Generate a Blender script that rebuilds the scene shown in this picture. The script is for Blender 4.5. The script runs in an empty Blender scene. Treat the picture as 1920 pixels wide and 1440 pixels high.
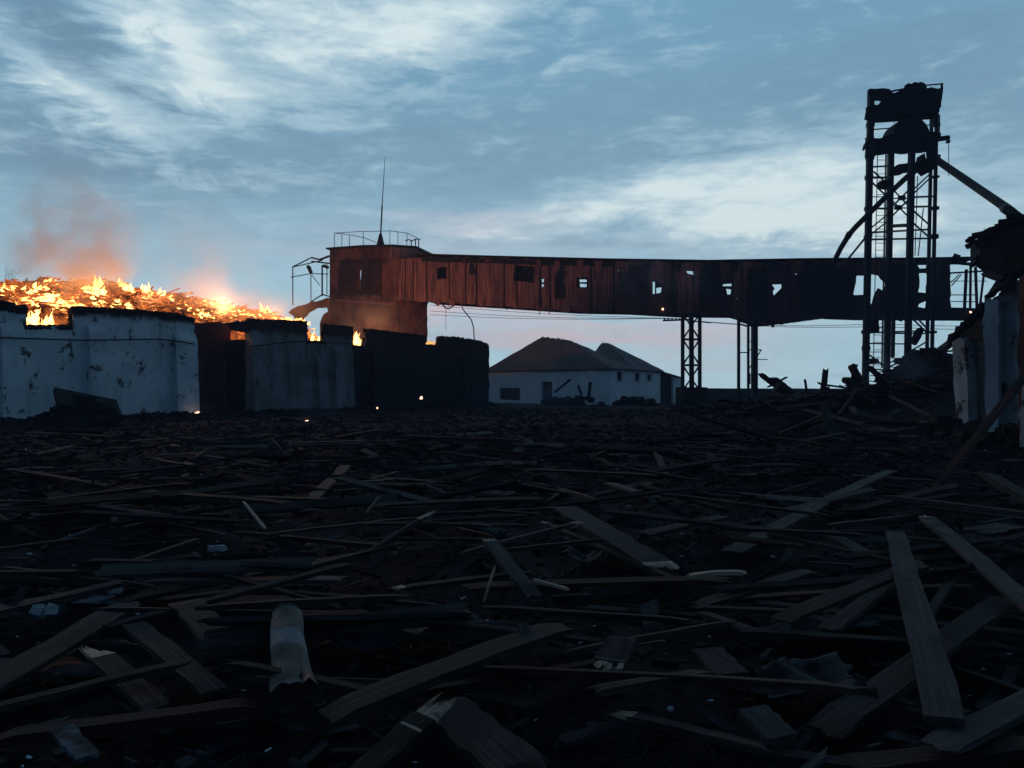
import bpy, math, random
from mathutils import Vector, Matrix, noise
from mathutils.geometry import tessellate_polygon
R = math.radians
rnd = random.Random(7)
sc = bpy.context.scene
col = sc.collection

# ------------------------------------------------------------------ camera
F, CX, HY, CAMZ = 1478.0, 960.0, 726.0, 1.6
cam_d = bpy.data.cameras.new('camera'); cam = bpy.data.objects.new('camera', cam_d); col.objects.link(cam)
cam.location = (0, 0, CAMZ); cam.rotation_euler = (R(90), 0, 0)
cam_d.sensor_width = 36; cam_d.lens = 36 * F / 1920; cam_d.shift_y = -(720 - HY) / 1920
cam_d.clip_start = 0.1; cam_d.clip_end = 5000
sc.camera = cam

# ------------------------------------------------------------------ render
sc.view_settings.view_transform = 'Standard'; sc.view_settings.look = 'None'
sc.view_settings.exposure = 0.0; sc.view_settings.gamma = 1.0
cy = sc.cycles
cy.use_denoising = True
cy.max_bounces = 6; cy.diffuse_bounces = 3; cy.glossy_bounces = 2; cy.volume_bounces = 1
cy.transparent_max_bounces = 24; cy.transmission_bounces = 2
cy.sample_clamp_indirect = 3.0
cy.volume_step_rate = 1.0; cy.volume_max_steps = 64

# ------------------------------------------------------------------ node helper
class N:
    def __init__(s, tree): s.t = tree; tree.nodes.clear()
    def n(s, kind, **kw):
        nd = s.t.nodes.new(kind)
        for k, v in kw.items():
            if hasattr(nd, k) and not k.startswith('i_'): setattr(nd, k, v)
        return nd
    def lk(s, a, b): s.t.links.new(a, b)
    def put(s, sock, v):
        if isinstance(v, bpy.types.NodeSocket): s.lk(v, sock)
        elif v is not None: sock.default_value = v
    def m(s, op, a, b=None, c=None, clamp=False):
        nd = s.t.nodes.new('ShaderNodeMath'); nd.operation = op; nd.use_clamp = clamp
        s.put(nd.inputs[0], a)
        if b is not None: s.put(nd.inputs[1], b)
        if c is not None: s.put(nd.inputs[2], c)
        return nd.outputs[0]
    def mix(s, f, a, b, mode='MIX'):
        nd = s.t.nodes.new('ShaderNodeMix'); nd.data_type = 'RGBA'; nd.blend_type = mode
        s.put(nd.inputs[0], f)
        for i, v in ((6, a), (7, b)):
            if not isinstance(v, bpy.types.NodeSocket): v = (*v[:3], 1)
            s.put(nd.inputs[i], v)
        return nd.outputs[2]
    def noise(s, vec, scale, detail=4, rough=.55, dist=0, out=0):
        nd = s.t.nodes.new('ShaderNodeTexNoise')
        if vec is not None: s.lk(vec, nd.inputs['Vector'])
        nd.inputs['Scale'].default_value = scale; nd.inputs['Detail'].default_value = detail
        nd.inputs['Roughness'].default_value = rough; nd.inputs['Distortion'].default_value = dist
        return nd.outputs[out]
    def ramp(s, f, lo, hi, a=0., b=1., smooth=True):
        nd = s.t.nodes.new('ShaderNodeMapRange'); nd.interpolation_type = 'SMOOTHSTEP' if smooth else 'LINEAR'
        s.put(nd.inputs[0], f)
        for i, v in enumerate((lo, hi, a, b)): nd.inputs[i + 1].default_value = v
        return nd.outputs[0]
    def vmul(s, v, k):
        nd = s.t.nodes.new('ShaderNodeVectorMath'); nd.operation = 'MULTIPLY'; s.lk(v, nd.inputs[0]); nd.inputs[1].default_value = k
        return nd.outputs[0]
    def xyz(s, v):
        nd = s.t.nodes.new('ShaderNodeSeparateXYZ'); s.lk(v, nd.inputs[0]); return nd.outputs
    def cxyz(s, x, y, z):
        nd = s.t.nodes.new('ShaderNodeCombineXYZ')
        for i, v in enumerate((x, y, z)): s.put(nd.inputs[i], v)
        return nd.outputs[0]

# ------------------------------------------------------------------ dusk sky
def px_dir(px, py):
    x, y, z = (px - CX) / F, 1.0, (HY - py) / F
    return math.atan2(x, y), math.atan2(z, math.hypot(x, y))
w = bpy.data.worlds.new('World'); sc.world = w; w.use_nodes = True
g = N(w.node_tree)
tc = g.n('ShaderNodeTexCoord'); dx, dy, dz = g.xyz(tc.outputs['Generated'])
az = g.m('ARCTAN2', dx, dy); el = g.m('ARCSINE', dz)
zz = g.m('ADD', g.m('MAXIMUM', dz, 0.0), 0.10)
cp = g.cxyz(g.m('DIVIDE', dx, zz), g.m('DIVIDE', dy, zz), 0.0)
n1 = g.noise(g.vmul(cp, (1.0, 1.25, 1)), 0.9, 6, .58, .5)
n2 = g.noise(g.vmul(cp, (1.5, 2.4, 1)), 2.1, 6, .6, .4)
n3 = g.noise(g.cxyz(g.m('MULTIPLY', az, 5.0), g.m('MULTIPLY', el, 13.0), 3.1), 2.1, 8, .62, .8)
n4 = g.noise(g.cxyz(g.m('MULTIPLY', az, 8.0), g.m('MULTIPLY', el, 30.0), 7.7), 2.2, 7, .64, .6)
c1 = g.m('SUBTRACT', n1, .5); c2 = g.m('SUBTRACT', n2, .5); c3 = g.m('SUBTRACT', n3, .5); c4 = g.m('SUBTRACT', n4, .5)
azw = g.m('ADD', az, g.m('MULTIPLY', c3, .12)); elw = g.m('ADD', el, g.m('MULTIPLY', c1, .09))
elw = g.m('ADD', elw, g.m('MULTIPLY', c3, .035))
def blob(px, py, rx, ry, rot, amp):
    a0, e0 = px_dir(px, py); ra, re = rx / F, ry / F; c, s_ = math.cos(R(rot)), math.sin(R(rot))
    A = g.m('SUBTRACT', azw, a0); E = g.m('SUBTRACT', elw, e0)
    U = g.m('ADD', g.m('MULTIPLY', A, c / ra), g.m('MULTIPLY', E, s_ / ra))
    V = g.m('ADD', g.m('MULTIPLY', A, -s_ / re), g.m('MULTIPLY', E, c / re))
    q = g.m('ADD', g.m('MULTIPLY', U, U), g.m('MULTIPLY', V, V))
    return g.m('MULTIPLY', g.m('POWER', math.e, g.m('MULTIPLY', q, -1.0)), amp)
def total(L):
    t = L[0]
    for x in L[1:]: t = g.m('ADD', t, x)
    return t
bright = total([blob(*b) for b in (
    (650, 45, 330, 75, 6, 1.25), (860, 25, 120, 40, 20, .6), (340, 110, 120, 50, -35, .65), (120, 160, 180, 30, -16, 1.15),
    (450, 180, 200, 45, 0, .75), (600, 330, 260, 30, 0, .28), (800, 230, 200, 40, 0, .22), (300, 30, 70, 50, -30, .45), (930, 420, 150, 26, 8, .75), (1180, 372, 210, 38, 14, .72), (1420, 350, 270, 70, 4, 1.1), (1500, 440, 220, 40, 0, .5),
    (1640, 400, 280, 75, 0, .75), (1350, 430, 240, 26, 10, .35), (700, 405, 150, 14, -3, .38), (330, 390, 240, 20, -4, .24), (1150, 120, 120, 40, 8, .22), (1900, 420, 180, 70, 0, .45), (-300, 200, 200, 60, 0, .6))])
dark = total([blob(*b) for b in (
    (110, 60, 130, 60, -35, .8), (270, 20, 60, 30, 0, .2), (40, 250, 260, 60, -6, .5), (430, 130, 90, 16, 0, .25), (1430, 412, 170, 11, 3, .45),
    (1190, 465, 320, 20, -2, .35), (700, 290, 420, 60, 0, .25), (1700, 100, 420, 130, 0, .35), (1100, 200, 330, 50, 0, .15), (350, 330, 300, 25, 4, .25), (1250, 330, 120, 14, 8, .25))])
tex = total([g.m('MULTIPLY', c2, .6), g.m('MULTIPLY', c3, 1.15), g.m('MULTIPLY', c4, .85)])
bmask = g.m('ADD', g.m('MULTIPLY', bright, .74), g.m('MULTIPLY', tex, 1.15))
bmask = g.ramp(bmask, .02, 1.22, smooth=False)
bmask = g.m('MINIMUM', g.m('MAXIMUM', bmask, 0.0), 1.0)
dmask = g.m('SUBTRACT', g.m('ADD', g.m('MULTIPLY', dark, 1.1), g.m('MULTIPLY', c1, .9)), g.m('MULTIPLY', tex, .55), clamp=True)
base = g.mix(g.ramp(el, .0, .30), (.500, .750, .860), (.222, .398, .535))
base = g.mix(g.ramp(el, .26, .46), base, (.178, .375, .545))
base = g.mix(g.m('MULTIPLY', dmask, .9), base, (.158, .272, .385))
pink = total([blob(1060, 630, 270, 18, 0, .85), blob(880, 586, 170, 18, 0, 1.0), blob(1150, 600, 200, 10, 0, .5), blob(720, 470, 400, 28, 0, .22), blob(900, 415, 160, 22, 0, .25), blob(1330, 650, 110, 30, 0, .4)])
base = g.mix(g.ramp(bmask, .0, .5), base, (.385, .565, .680)); base = g.mix(g.ramp(bmask, .38, .95), base, (.700, .835, .870))
base = g.mix(g.m('MULTIPLY', pink, 1.0, clamp=True), base, (.700, .590, .650))
# away from the afterglow (behind the viewer and overhead) the dusk sky is a dim deep blue
front = g.ramp(dy, -.25, .62)
up = g.ramp(el, .50, .95, 1., .10)
rear = g.mix(g.ramp(el, .05, .9), (.052, .150, .285), (.011, .030, .055))
base = g.mix(g.m('MULTIPLY', front, up), rear, base)
below = g.ramp(el, -.03, -.002)
base = g.mix(below, (.006, .008, .012), base)
sky = g.n('ShaderNodeTexSky', sky_type='NISHITA'); sky.sun_disc = False
sky.sun_elevation = R(1.0); sky.sun_rotation = R(12); sky.air_density = 1.0; sky.dust_density = 1.0
mixed = g.mix(1.0, g.vmul(base, (9.85, 9.85, 9.85)), g.vmul(sky.outputs[0], (.02, .02, .02)), 'ADD')
bg = g.n('ShaderNodeBackground'); g.lk(mixed, bg.inputs[0]); bg.inputs[1].default_value = .1
out = g.n('ShaderNodeOutputWorld'); g.lk(bg.outputs[0], out.inputs[0])
w.cycles.sampling_method = 'MANUAL'; w.cycles.sample_map_resolution = 512

# last light of the sun, almost gone
sd = bpy.data.lights.new('sun', 'SUN'); so = bpy.data.objects.new('sun', sd); col.objects.link(so)
sd.energy = .03; sd.angle = R(20); sd.color = (1, .86, .78)
so.rotation_euler = Vector((-math.sin(R(12)) * math.cos(R(6)), -math.cos(R(12)) * math.cos(R(6)), -math.sin(R(6)))).to_track_quat('-Z', 'Y').to_euler()

# ------------------------------------------------------------------ object helpers
ORG = {}
def tag(o, label=None, cat=None, group=None, kind=None):
    if label: o['label'] = label
    if cat: o['category'] = cat
    if group: o['group'] = group
    if kind: o['kind'] = kind
    return o
def thing(name, label, cat, loc, group=None):
    o = bpy.data.objects.new(name, None); o.empty_display_size = .3; col.objects.link(o); o.location = loc
    ORG[o.name] = Vector(loc); return tag(o, label, cat, group)
class MB:
    def __init__(s): s.v = []; s.f = []; s.sm = []
    def add(s, vs, fs, smooth=False):
        k = len(s.v); s.v += [Vector(v) for v in vs]; s.f += [tuple(i + k for i in f) for f in fs]; s.sm += [smooth] * len(fs); return s
    def box(s, c, size, M=None):
        x, y, z = [k / 2 for k in size]
        vs = [Vector((a * x, b * y, d * z)) for a in (-1, 1) for b in (-1, 1) for d in (-1, 1)]
        if M is not None: vs = [M @ v for v in vs]
        return s.add([v + Vector(c) for v in vs], [(0, 1, 3, 2), (4, 6, 7, 5), (0, 4, 5, 1), (2, 3, 7, 6), (0, 2, 6, 4), (1, 5, 7, 3)])
    def beam(s, p0, p1, w_, t_, up=(0, 0, 1), w1=None):
        p0, p1 = Vector(p0), Vector(p1); d = (p1 - p0).normalized(); upv = Vector(up)
        if abs(d.dot(upv)) > .97: upv = Vector((0, 1, 0))
        a = d.cross(upv).normalized(); b = a.cross(d)
        vs = []
        for p, k in ((p0, 1), (p1, (w1 / w_) if w1 else 1)):
            for i, j in ((-1, -1), (1, -1), (1, 1), (-1, 1)): vs.append(p + a * (i * w_ / 2 * k) + b * (j * t_ / 2 * k))
        return s.add(vs, [(3, 2, 1, 0), (4, 5, 6, 7), (0, 1, 5, 4), (1, 2, 6, 5), (2, 3, 7, 6), (3, 0, 4, 7)])
    def tube(s, pts, r, n=8, cap=True, r1=None):
        pts = [Vector(p) for p in pts]; vs = []; fs = []
        for i, p in enumerate(pts):
            d = (pts[min(i + 1, len(pts) - 1)] - pts[max(i - 1, 0)]).normalized()
            upv = Vector((0, 0, 1)) if abs(d.z) < .95 else Vector((0, 1, 0))
            a = d.cross(upv).normalized(); b = a.cross(d)
            rr = r if r1 is None else r + (r1 - r) * i / (len(pts) - 1)
            for k in range(n):
                t = 2 * math.pi * k / n; vs.append(p + a * math.cos(t) * rr + b * math.sin(t) * rr)
        for i in range(len(pts) - 1):
            for k in range(n): fs.append((i * n + k, i * n + (k + 1) % n, (i + 1) * n + (k + 1) % n, (i + 1) * n + k))
        if cap: fs += [tuple(range(n))[::-1], tuple((len(pts) - 1) * n + k for k in range(n))]
        return s.add(vs, fs, True)
    def rock(s, c, size, rr, sub=0):
        c = Vector(c); vs = []
        for a in (-1, 1):
            for b in (-1, 1):
                for d in (-1, 1):
                    vs.append(Vector((a * size[0] / 2 * rr.uniform(.6, 1.15), b * size[1] / 2 * rr.uniform(.6, 1.15), d * size[2] / 2 * rr.uniform(.6, 1.15))))
        M = Matrix.Rotation(rr.uniform(-.5, .5), 3, 'X') @ Matrix.Rotation(rr.uniform(0, 6), 3, 'Z')
        return s.add([c + M @ v for v in vs], [(0, 1, 3, 2), (4, 6, 7, 5), (0, 4, 5, 1), (2, 3, 7, 6), (0, 2, 6, 4), (1, 5, 7, 3)])
    def build(s, name, mat, parent=None, org=None):
        me = bpy.data.meshes.new(name)
        if parent is not None: o0 = ORG[parent.name]
        elif org is not None: o0 = Vector(org)
        else:
            xs = [v.x for v in s.v]; ys = [v.y for v in s.v]; zs = [v.z for v in s.v]
            o0 = Vector(((min(xs) + max(xs)) / 2, (min(ys) + max(ys)) / 2, min(zs)))
        me.from_pydata([v - o0 for v in s.v], [], s.f); me.materials.append(mat)
        me.polygons.foreach_set('use_smooth', s.sm); me.update()
        o = bpy.data.objects.new(name, me); col.objects.link(o); ORG[o.name] = o0.copy()
        if parent is not None: o.parent = parent
        else: o.location = o0
        return o
def P(px, py, Y): return Vector(((px - CX) / F * Y, Y, (HY - py) / F * Y + CAMZ))
def G(px, py, z=0.0):
    Y = (CAMZ - z) * F / (py - HY); return P(px, py, Y)
class Plane:
    """vertical plane through two picture columns at given depths; gives metres along it (s) and height (z)"""
    def __init__(s, pa, Ya, pb, Yb):
        s.a = Vector(((pa - CX) / F * Ya, Ya)); b = Vector(((pb - CX) / F * Yb, Yb))
        s.L = (b - s.a).length; s.d = (b - s.a).normalized(); s.n = Vector((-s.d.y, s.d.x))  # n points away from the viewer
        if s.n.dot(s.a) < 0: s.n = -s.n
    def hit(s, px, py, off=0.):
        k = (px - CX) / F; A = s.a + s.n * off
        t = (A.x - k * A.y) / (k * s.d.y - s.d.x); Y = A.y + t * s.d.y
        return t, (HY - py) / F * Y + CAMZ
    def w(s, t, z, off=0.):
        q = s.a + s.d * t + s.n * off; return Vector((q.x, q.y, z))
    def p(s, px, py, off=0.):
        t, z = s.hit(px, py, off); return s.w(t, z, off)
def roughen(pts, step, amp, rr, keep_low=None):
    o = []
    n = len(pts)
    for i in range(n):
        a, b = Vector(pts[i]), Vector(pts[(i + 1) % n]); L = (b - a).length; k = max(1, int(L / step)) if step else 1
        for j in range(k):
            q = a.lerp(b, j / k)
            if amp and not (keep_low is not None and q.y < keep_low):
                q = q + Vector((rr.uniform(-amp, amp), rr.uniform(-amp, amp)))
            o.append(q)
    return o
def slab(mb, pl, outer, holes=(), thick=.3, off=0., step=0, amp=0, pxs=True, rr=rnd, hamp=None, keep=None):
    """wall piece with holes, outline given as picture columns/rows that land on the plane, with real thickness"""
    conv = (lambda q: Vector(pl.hit(q[0], q[1], off))) if pxs else (lambda q: Vector(q))
    O = roughen([conv(q) for q in outer], step, amp, rr, keep)
    H = [roughen([conv(q) for q in h], step, amp if hamp is None else hamp, rr) for h in holes]
    loops = [O] + H
    flat = [q for l in loops for q in l]
    tri = tessellate_polygon([[Vector((q.x, q.y, 0)) for q in l] for l in loops])
    n = len(flat)
    vs = [pl.w(q.x, q.y, off) for q in flat] + [pl.w(q.x, q.y, off + thick) for q in flat]
    fs = [tuple(t) for t in tri] + [(t[2] + n, t[1] + n, t[0] + n) for t in tri]
    k = 0
    for l in loops:
        m_ = len(l)
        for i in range(m_):
            a, b = k + i, k + (i + 1) % m_; fs.append((a, b, b + n, a + n))
        k += m_
    mb.add(vs, fs); return mb

# ------------------------------------------------------------------ materials
def mat(name, fn):
    m = bpy.data.materials.new(name); m.use_nodes = True; gg = N(m.node_tree)
    o = gg.n('ShaderNodeOutputMaterial'); fn(gg, o); return m
def pbsdf(gg, o, color, rough=.8, bump=None, bd=.05, bs=.6, metal=0., spec=.4, emis=None, estr=0.):
    b = gg.n('ShaderNodeBsdfPrincipled'); gg.put(b.inputs['Base Color'], color if isinstance(color, bpy.types.NodeSocket) else (*color, 1))
    gg.put(b.inputs['Roughness'], rough); gg.put(b.inputs['Metallic'], metal); b.inputs['Specular IOR Level'].default_value = spec
    if bump is not None:
        bn = gg.n('ShaderNodeBump'); bn.inputs['Strength'].default_value = bs; bn.inputs['Distance'].default_value = bd
        gg.lk(bump, bn.inputs['Height']); gg.lk(bn.outputs[0], b.inputs['Normal'])
    if emis is not None:
        gg.put(b.inputs['Emission Color'], emis if isinstance(emis, bpy.types.NodeSocket) else (*emis, 1)); gg.put(b.inputs['Emission Strength'], estr)
    gg.lk(b.outputs[0], o.inputs['Surface']); return b
def co(gg, k='Object'): return gg.n('ShaderNodeTexCoord').outputs[k]

def _char(c0, c1, c2=None, s=3., rough=.8, spec=.15, pale=.0):
    def f(gg, o):
        v = co(gg); nz = gg.noise(v, s, 6, .65); nb = gg.noise(v, s * 5, 5, .7)
        c = gg.mix(gg.ramp(nz, .35, .65), c0, c1)
        if c2: c = gg.mix(gg.ramp(gg.noise(gg.vmul(v, (1, 1, 1)), s * 2.3, 5, .6, .5), .60 - pale, .70 - pale), c, c2)
        pbsdf(gg, o, c, rough, nb, .06, .8, spec=spec)
    return f
M = {}
M['soot'] = mat('sooty_brick', _char((.010, .010, .012), (.026, .019, .017), (.045, .026, .02), 1.2))
M['soot_steel'] = mat('burnt_steel', _char((.010, .013, .020), (.024, .024, .03), (.045, .026, .022), 2., .6))
M['black'] = mat('black_char', _char((.006, .006, .008), (.016, .014, .014), None, 2.))
M['rubble'] = mat('charred_rubble', _char((.010, .0065, .008), (.028, .018, .021), (.052, .040, .046), 1.6, .85))
def _ground(gg, o):
    v = co(gg); a = gg.noise(v, .35, 6, .6); b = gg.noise(v, 3., 7, .7); c3_ = gg.noise(v, 16., 5, .7)
    c = gg.mix(gg.ramp(a, .35, .65), (.014, .009, .012), (.030, .019, .025))
    c = gg.mix(gg.ramp(b, .55, .72), c, (.048, .033, .041))
    c = gg.mix(gg.ramp(c3_, .70, .78), c, (.085, .07, .08))
    h = gg.m('ADD', b, gg.m('MULTIPLY', c3_, .5))
    pbsdf(gg, o, c, .9, h, .12, 1., spec=.1)
M['ground'] = mat('burnt_ground', _ground)
def _plank(dark, light, edge=(.10, .085, .075)):
    def f(gg, o):
        v = co(gg); oi = gg.n('ShaderNodeObjectInfo'); sh = gg.n('ShaderNodeVectorMath'); sh.operation = 'ADD'
        gg.lk(v, sh.inputs[0]); gg.lk(gg.vmul(gg.cxyz(oi.outputs['Random'], oi.outputs['Random'], 0.), (31, 17, 0)), sh.inputs[1]); v2 = sh.outputs[0]
        gr = gg.noise(gg.vmul(v2, (.8, 22, 22)), 2.2, 5, .6); bl = gg.noise(v2, 1.6, 4, .6)
        c = gg.mix(gg.ramp(gr, .35, .7), dark, light)
        c = gg.mix(gg.ramp(bl, .50, .66), c, (.012, .008, .008))
        c = gg.mix(gg.m('MULTIPLY', gg.ramp(gg.noise(gg.vmul(v2, (2, 9, 9)), 3., 5, .7), .64, .72), .55), c, edge)
        c = gg.mix(gg.m('MULTIPLY', oi.outputs['Random'], .55), c, (.012, .012, .014))
        pbsdf(gg, o, c, .8, gr, .01, .9, spec=.18)
    return f
M['plank'] = mat('charred_board_wood', _plank((.025, .015, .014), (.082, .052, .043), (.14, .10, .08)))
M['plank_grey'] = mat('weathered_board_wood', _plank((.055, .040, .040), (.125, .094, .088), (.17, .13, .11)))
M['plank_red'] = mat('red_painted_board_wood', _plank((.045, .014, .011), (.11, .034, .026), (.12, .055, .04)))
M['litter'] = mat('charred_chips', _char((.009, .006, .007), (.033, .021, .021), (.080, .056, .050), 1.5))
M['pale'] = mat('fresh_split_wood', lambda gg, o: pbsdf(gg, o, gg.mix(gg.noise(gg.vmul(co(gg), (2, 30, 30)), 3, 4), (.24, .13, .08), (.70, .45, .31)), .7, gg.noise(co(gg), 30), .01))
def _plaster(w1, w2, spots, sootc, spotth=.62, zt=None):
    def f(gg, o):
        v = co(gg); a = gg.noise(v, .5, 5, .6); b = gg.noise(v, 1.35, 8, .72, .3); s2 = gg.noise(gg.vmul(v, (1, 1, .25)), 1.2, 5, .6)
        c = gg.mix(gg.ramp(a, .3, .7), w1, w2)
        c = gg.mix(gg.m('MULTIPLY', gg.ramp(s2, .48, .78), .55), c, sootc)
        c = gg.mix(gg.ramp(b, spotth, spotth + .035), c, spots)
        if zt:
            x, y, z = gg.xyz(v); zz_ = gg.m('ADD', z, gg.m('MULTIPLY', gg.m('SUBTRACT', gg.noise(v, 1.1, 6, .7), .5), zt[2]))
            c = gg.mix(gg.ramp(zz_, zt[0], zt[1]), c, (.022, .017, .016))
        h = gg.m('SUBTRACT', gg.m('MULTIPLY', gg.noise(v, 4., 6, .7), .4), gg.m('MULTIPLY', gg.ramp(b, spotth, spotth + .03), .8))
        pbsdf(gg, o, c, .9, h, .05, .7, spec=.25)
    return f
M['plaster'] = mat('old_whitewash', _plaster((.55, .56, .56), (.70, .71, .70), (.12, .11, .10), (.26, .25, .25), .575, (5.35, 5.75, .9)))
M['plaster_grey'] = mat('smoked_whitewash', _plaster((.12, .12, .12), (.24, .24, .235), (.04, .04, .04), (.06, .06, .06), .60, (5.1, 5.6, 1.2)))
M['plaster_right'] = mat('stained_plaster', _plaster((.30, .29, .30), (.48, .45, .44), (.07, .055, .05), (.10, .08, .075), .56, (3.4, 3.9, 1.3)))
M['plaster_dark'] = mat('dark_plaster', _plaster((.06, .055, .052), (.15, .135, .125), (.03, .025, .022), (.035, .03, .028), .54, (3.0, 3.6, 1.5)))  # darker plaster for the wall set back between the piers
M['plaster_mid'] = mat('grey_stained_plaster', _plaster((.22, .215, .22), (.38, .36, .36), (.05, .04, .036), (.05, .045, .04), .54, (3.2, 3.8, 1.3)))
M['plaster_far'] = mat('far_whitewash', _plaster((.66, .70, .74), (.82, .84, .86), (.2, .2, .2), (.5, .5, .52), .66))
M['roof_far'] = mat('asbestos_roof', lambda gg, o: pbsdf(gg, o, gg.mix(gg.noise(co(gg), .7, 5, .7), (.055, .05, .055), (.135, .12, .125)), .85,
    gg.n('ShaderNodeTexWave').outputs[1], .03))
M['concrete'] = mat('dirty_concrete', _char((.05, .055, .06), (.10, .105, .11), (.03, .03, .03), 1.))
def _rust(gg, o):
    v = co(gg); x, y, z = gg.xyz(v)
    pan = gg.m('FLOOR', gg.m('DIVIDE', x, 1.25)); wn = gg.n('ShaderNodeTexWhiteNoise', noise_dimensions='1D'); gg.lk(pan, wn.inputs['W'])
    st = gg.noise(gg.vmul(v, (5, 5, .35)), 1.3, 6, .65); lg = gg.noise(v, .22, 4, .6, .3)
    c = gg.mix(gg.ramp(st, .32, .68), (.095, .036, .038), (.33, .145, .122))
    f_ = gg.m('ADD', gg.m('MULTIPLY', wn.outputs[0], .38), gg.m('ADD', gg.m('MULTIPLY', lg, .8), gg.m('MULTIPLY', z, .07)))  # lighter with height: firelight on the upper panels put into the colour
    f_ = gg.m('SUBTRACT', f_, gg.m('MULTIPLY', gg.ramp(x, -22., 14.), .42))  # darker to the right: the fading firelight is put into the colour
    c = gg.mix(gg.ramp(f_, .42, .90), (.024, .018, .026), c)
    c = gg.mix(gg.ramp(gg.noise(gg.vmul(v, (2.5, 2.5, .6)), 1.1, 5, .7), .60, .68), c, (.015, .014, .018))
    wv = gg.m('SINE', gg.m('MULTIPLY', x, 38.)); h = gg.m('ADD', gg.m('MULTIPLY', wv, .5), gg.noise(v, 3., 4, .6))
    pbsdf(gg, o, c, .65, h, .04, .7, metal=.15, spec=.4)
M['rust'] = mat('rusted_corrugated_sheet', _rust)
M['rustwall'] = mat('scorched_red_plaster', _char((.055, .022, .022), (.20, .080, .068), (.026, .015, .017), .45, .8))
M['scorched'] = mat('scorched_panel_sheet', _char((.022, .014, .014), (.05, .025, .02), (.10, .042, .03), .6, .8))
def _sheet(gg, o):
    v = co(gg); a = gg.noise(v, 2.2, 6, .65)
    c = gg.mix(gg.ramp(a, .4, .62), (.010, .009, .012), (.030, .030, .040))
    c = gg.mix(gg.ramp(gg.noise(v, 3.5, 5, .7), .62, .68), c, (.045, .03, .025))
    pbsdf(gg, o, c, .75, gg.noise(v, 6., 5, .6), .03, .8, spec=.15)
M['sheet'] = mat('scorched_roof_sheet', _sheet)
M['sheet_pale'] = mat('pale_tin', lambda gg, o: pbsdf(gg, o, gg.mix(gg.ramp(gg.noise(co(gg), 6., 5, .6), .42, .6), (.02, .018, .022), (.085, .10, .12)), .7, gg.noise(co(gg), 7.), .02, spec=.15))
def _flue(gg, o):
    v = co(gg); x, y, z = gg.xyz(v); yy = gg.m('ADD', y, gg.m('MULTIPLY', gg.m('SUBTRACT', gg.noise(v, 9., 5, .7), .5), .30))
    band = gg.m('MULTIPLY', gg.ramp(yy, -.06, -.01), gg.ramp(yy, .12, .20, 1., 0.)); tip = gg.ramp(yy, -.42, -.50)
    c = gg.mix(gg.noise(v, 8., 5, .6), (.024, .016, .015), (.050, .036, .034)); c = gg.mix(gg.m('MAXIMUM', band, tip), c, (.12, .135, .15))
    pbsdf(gg, o, c, .6, gg.noise(v, 14., 5, .6), .01, .6, spec=.3)
M['flue'] = mat('smoked_tin', _flue)
def _ember(gg, o):
    v = co(gg); a = gg.noise(v, .55, 4, .6); b = gg.noise(v, 2.6, 7, .72, .4); s_ = gg.noise(v, 1.1, 5, .6)
    c = gg.mix(gg.ramp(b, .35, .7), (.030, .014, .010), (.16, .062, .036))
    hot = gg.m('MULTIPLY', gg.ramp(b, .545, .66), gg.ramp(a, .42, .60))
    glow = gg.m('MULTIPLY', gg.ramp(s_, .34, .62), .5)
    e = gg.mix(hot, (1., .22, .045), (1., .50, .12))
    st = gg.m('ADD', gg.m('MULTIPLY', hot, 3.2), glow)
    pbsdf(gg, o, c, .85, b, .25, 1., spec=.2, emis=e, estr=st)
M['ember'] = mat('burning_heap_surface', _ember)
def _flame(lo, hi, k):
    def f(gg, o):
        v = co(gg); nz = gg.noise(v, 2.6, 4, .6); lw = gg.n('ShaderNodeLayerWeight'); lw.inputs[0].default_value = .35
        core = gg.m('SUBTRACT', 1.0, lw.outputs['Facing']); t = gg.m('MULTIPLY', core, gg.m('ADD', gg.m('MULTIPLY', nz, 1.1), .35))
        c = gg.mix(gg.ramp(t, .35, .85), (1., .22, .03), (1., .56, .16))
        em = gg.n('ShaderNodeEmission'); gg.lk(c, em.inputs[0]); gg.put(em.inputs[1], gg.ramp(t, .2, .85, lo, hi))
        tr = gg.n('ShaderNodeBsdfTransparent'); mx = gg.n('ShaderNodeMixShader')
        gg.lk(gg.ramp(t, .10, .50), mx.inputs[0]); gg.lk(tr.outputs[0], mx.inputs[1]); gg.lk(em.outputs[0], mx.inputs[2]); gg.lk(mx.outputs[0], o.inputs['Surface'])
    return f
M['flame'] = mat('open_flame', _flame(1.2, 5.5, 0))
M['flame_red'] = mat('low_red_flame', _flame(.55, 1.4, 0))
M['spark'] = mat('glowing_ember', lambda gg, o: pbsdf(gg, o, (.1, .03, .02), .8, emis=(1., .55, .35), estr=2.5))

# ------------------------------------------------------------------ ground height
WALL = Plane(0, 40., 917, 75.)
MOUNDS = [(11.5, 39, 4.5, 5, .6), (14.5, 33, 4.5, 5., .75), (20, 33, 5, 6, 1.05), (23.6, 45, 2.4, 3.2, 2.6), (22.5, 45, 8., 5., 1.1), (30, 38, 5, 8, 1.1), (15.5, 30, 5, 7, .25), (11.5, 19, 2.6, 4, .4), (19, 27, 4, 7, .7), (-4, 22, 9, 6, .12), (2, 9, 5, 2.5, .12)]
def gz(x, y):
    z = 0
    for (a, b, ra, rb, h) in MOUNDS:
        q = ((x - a) / ra) ** 2 + ((y - b) / rb) ** 2
        if q < 9: z += h * math.exp(-q)
    d = math.hypot(x, y)
    k = min(1, max(0, (130 - d) / 60))
    v = Vector((x, y, 0))
    z += k * (.16 * noise.noise(v * .35) + .10 * noise.noise(v * 1.1) + (.045 * noise.noise(v * 3.3) if d < 40 else 0))
    if y > 18 and k: z -= .10 * min(1, (y - 18) / 15)
    return z - .06
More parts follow.
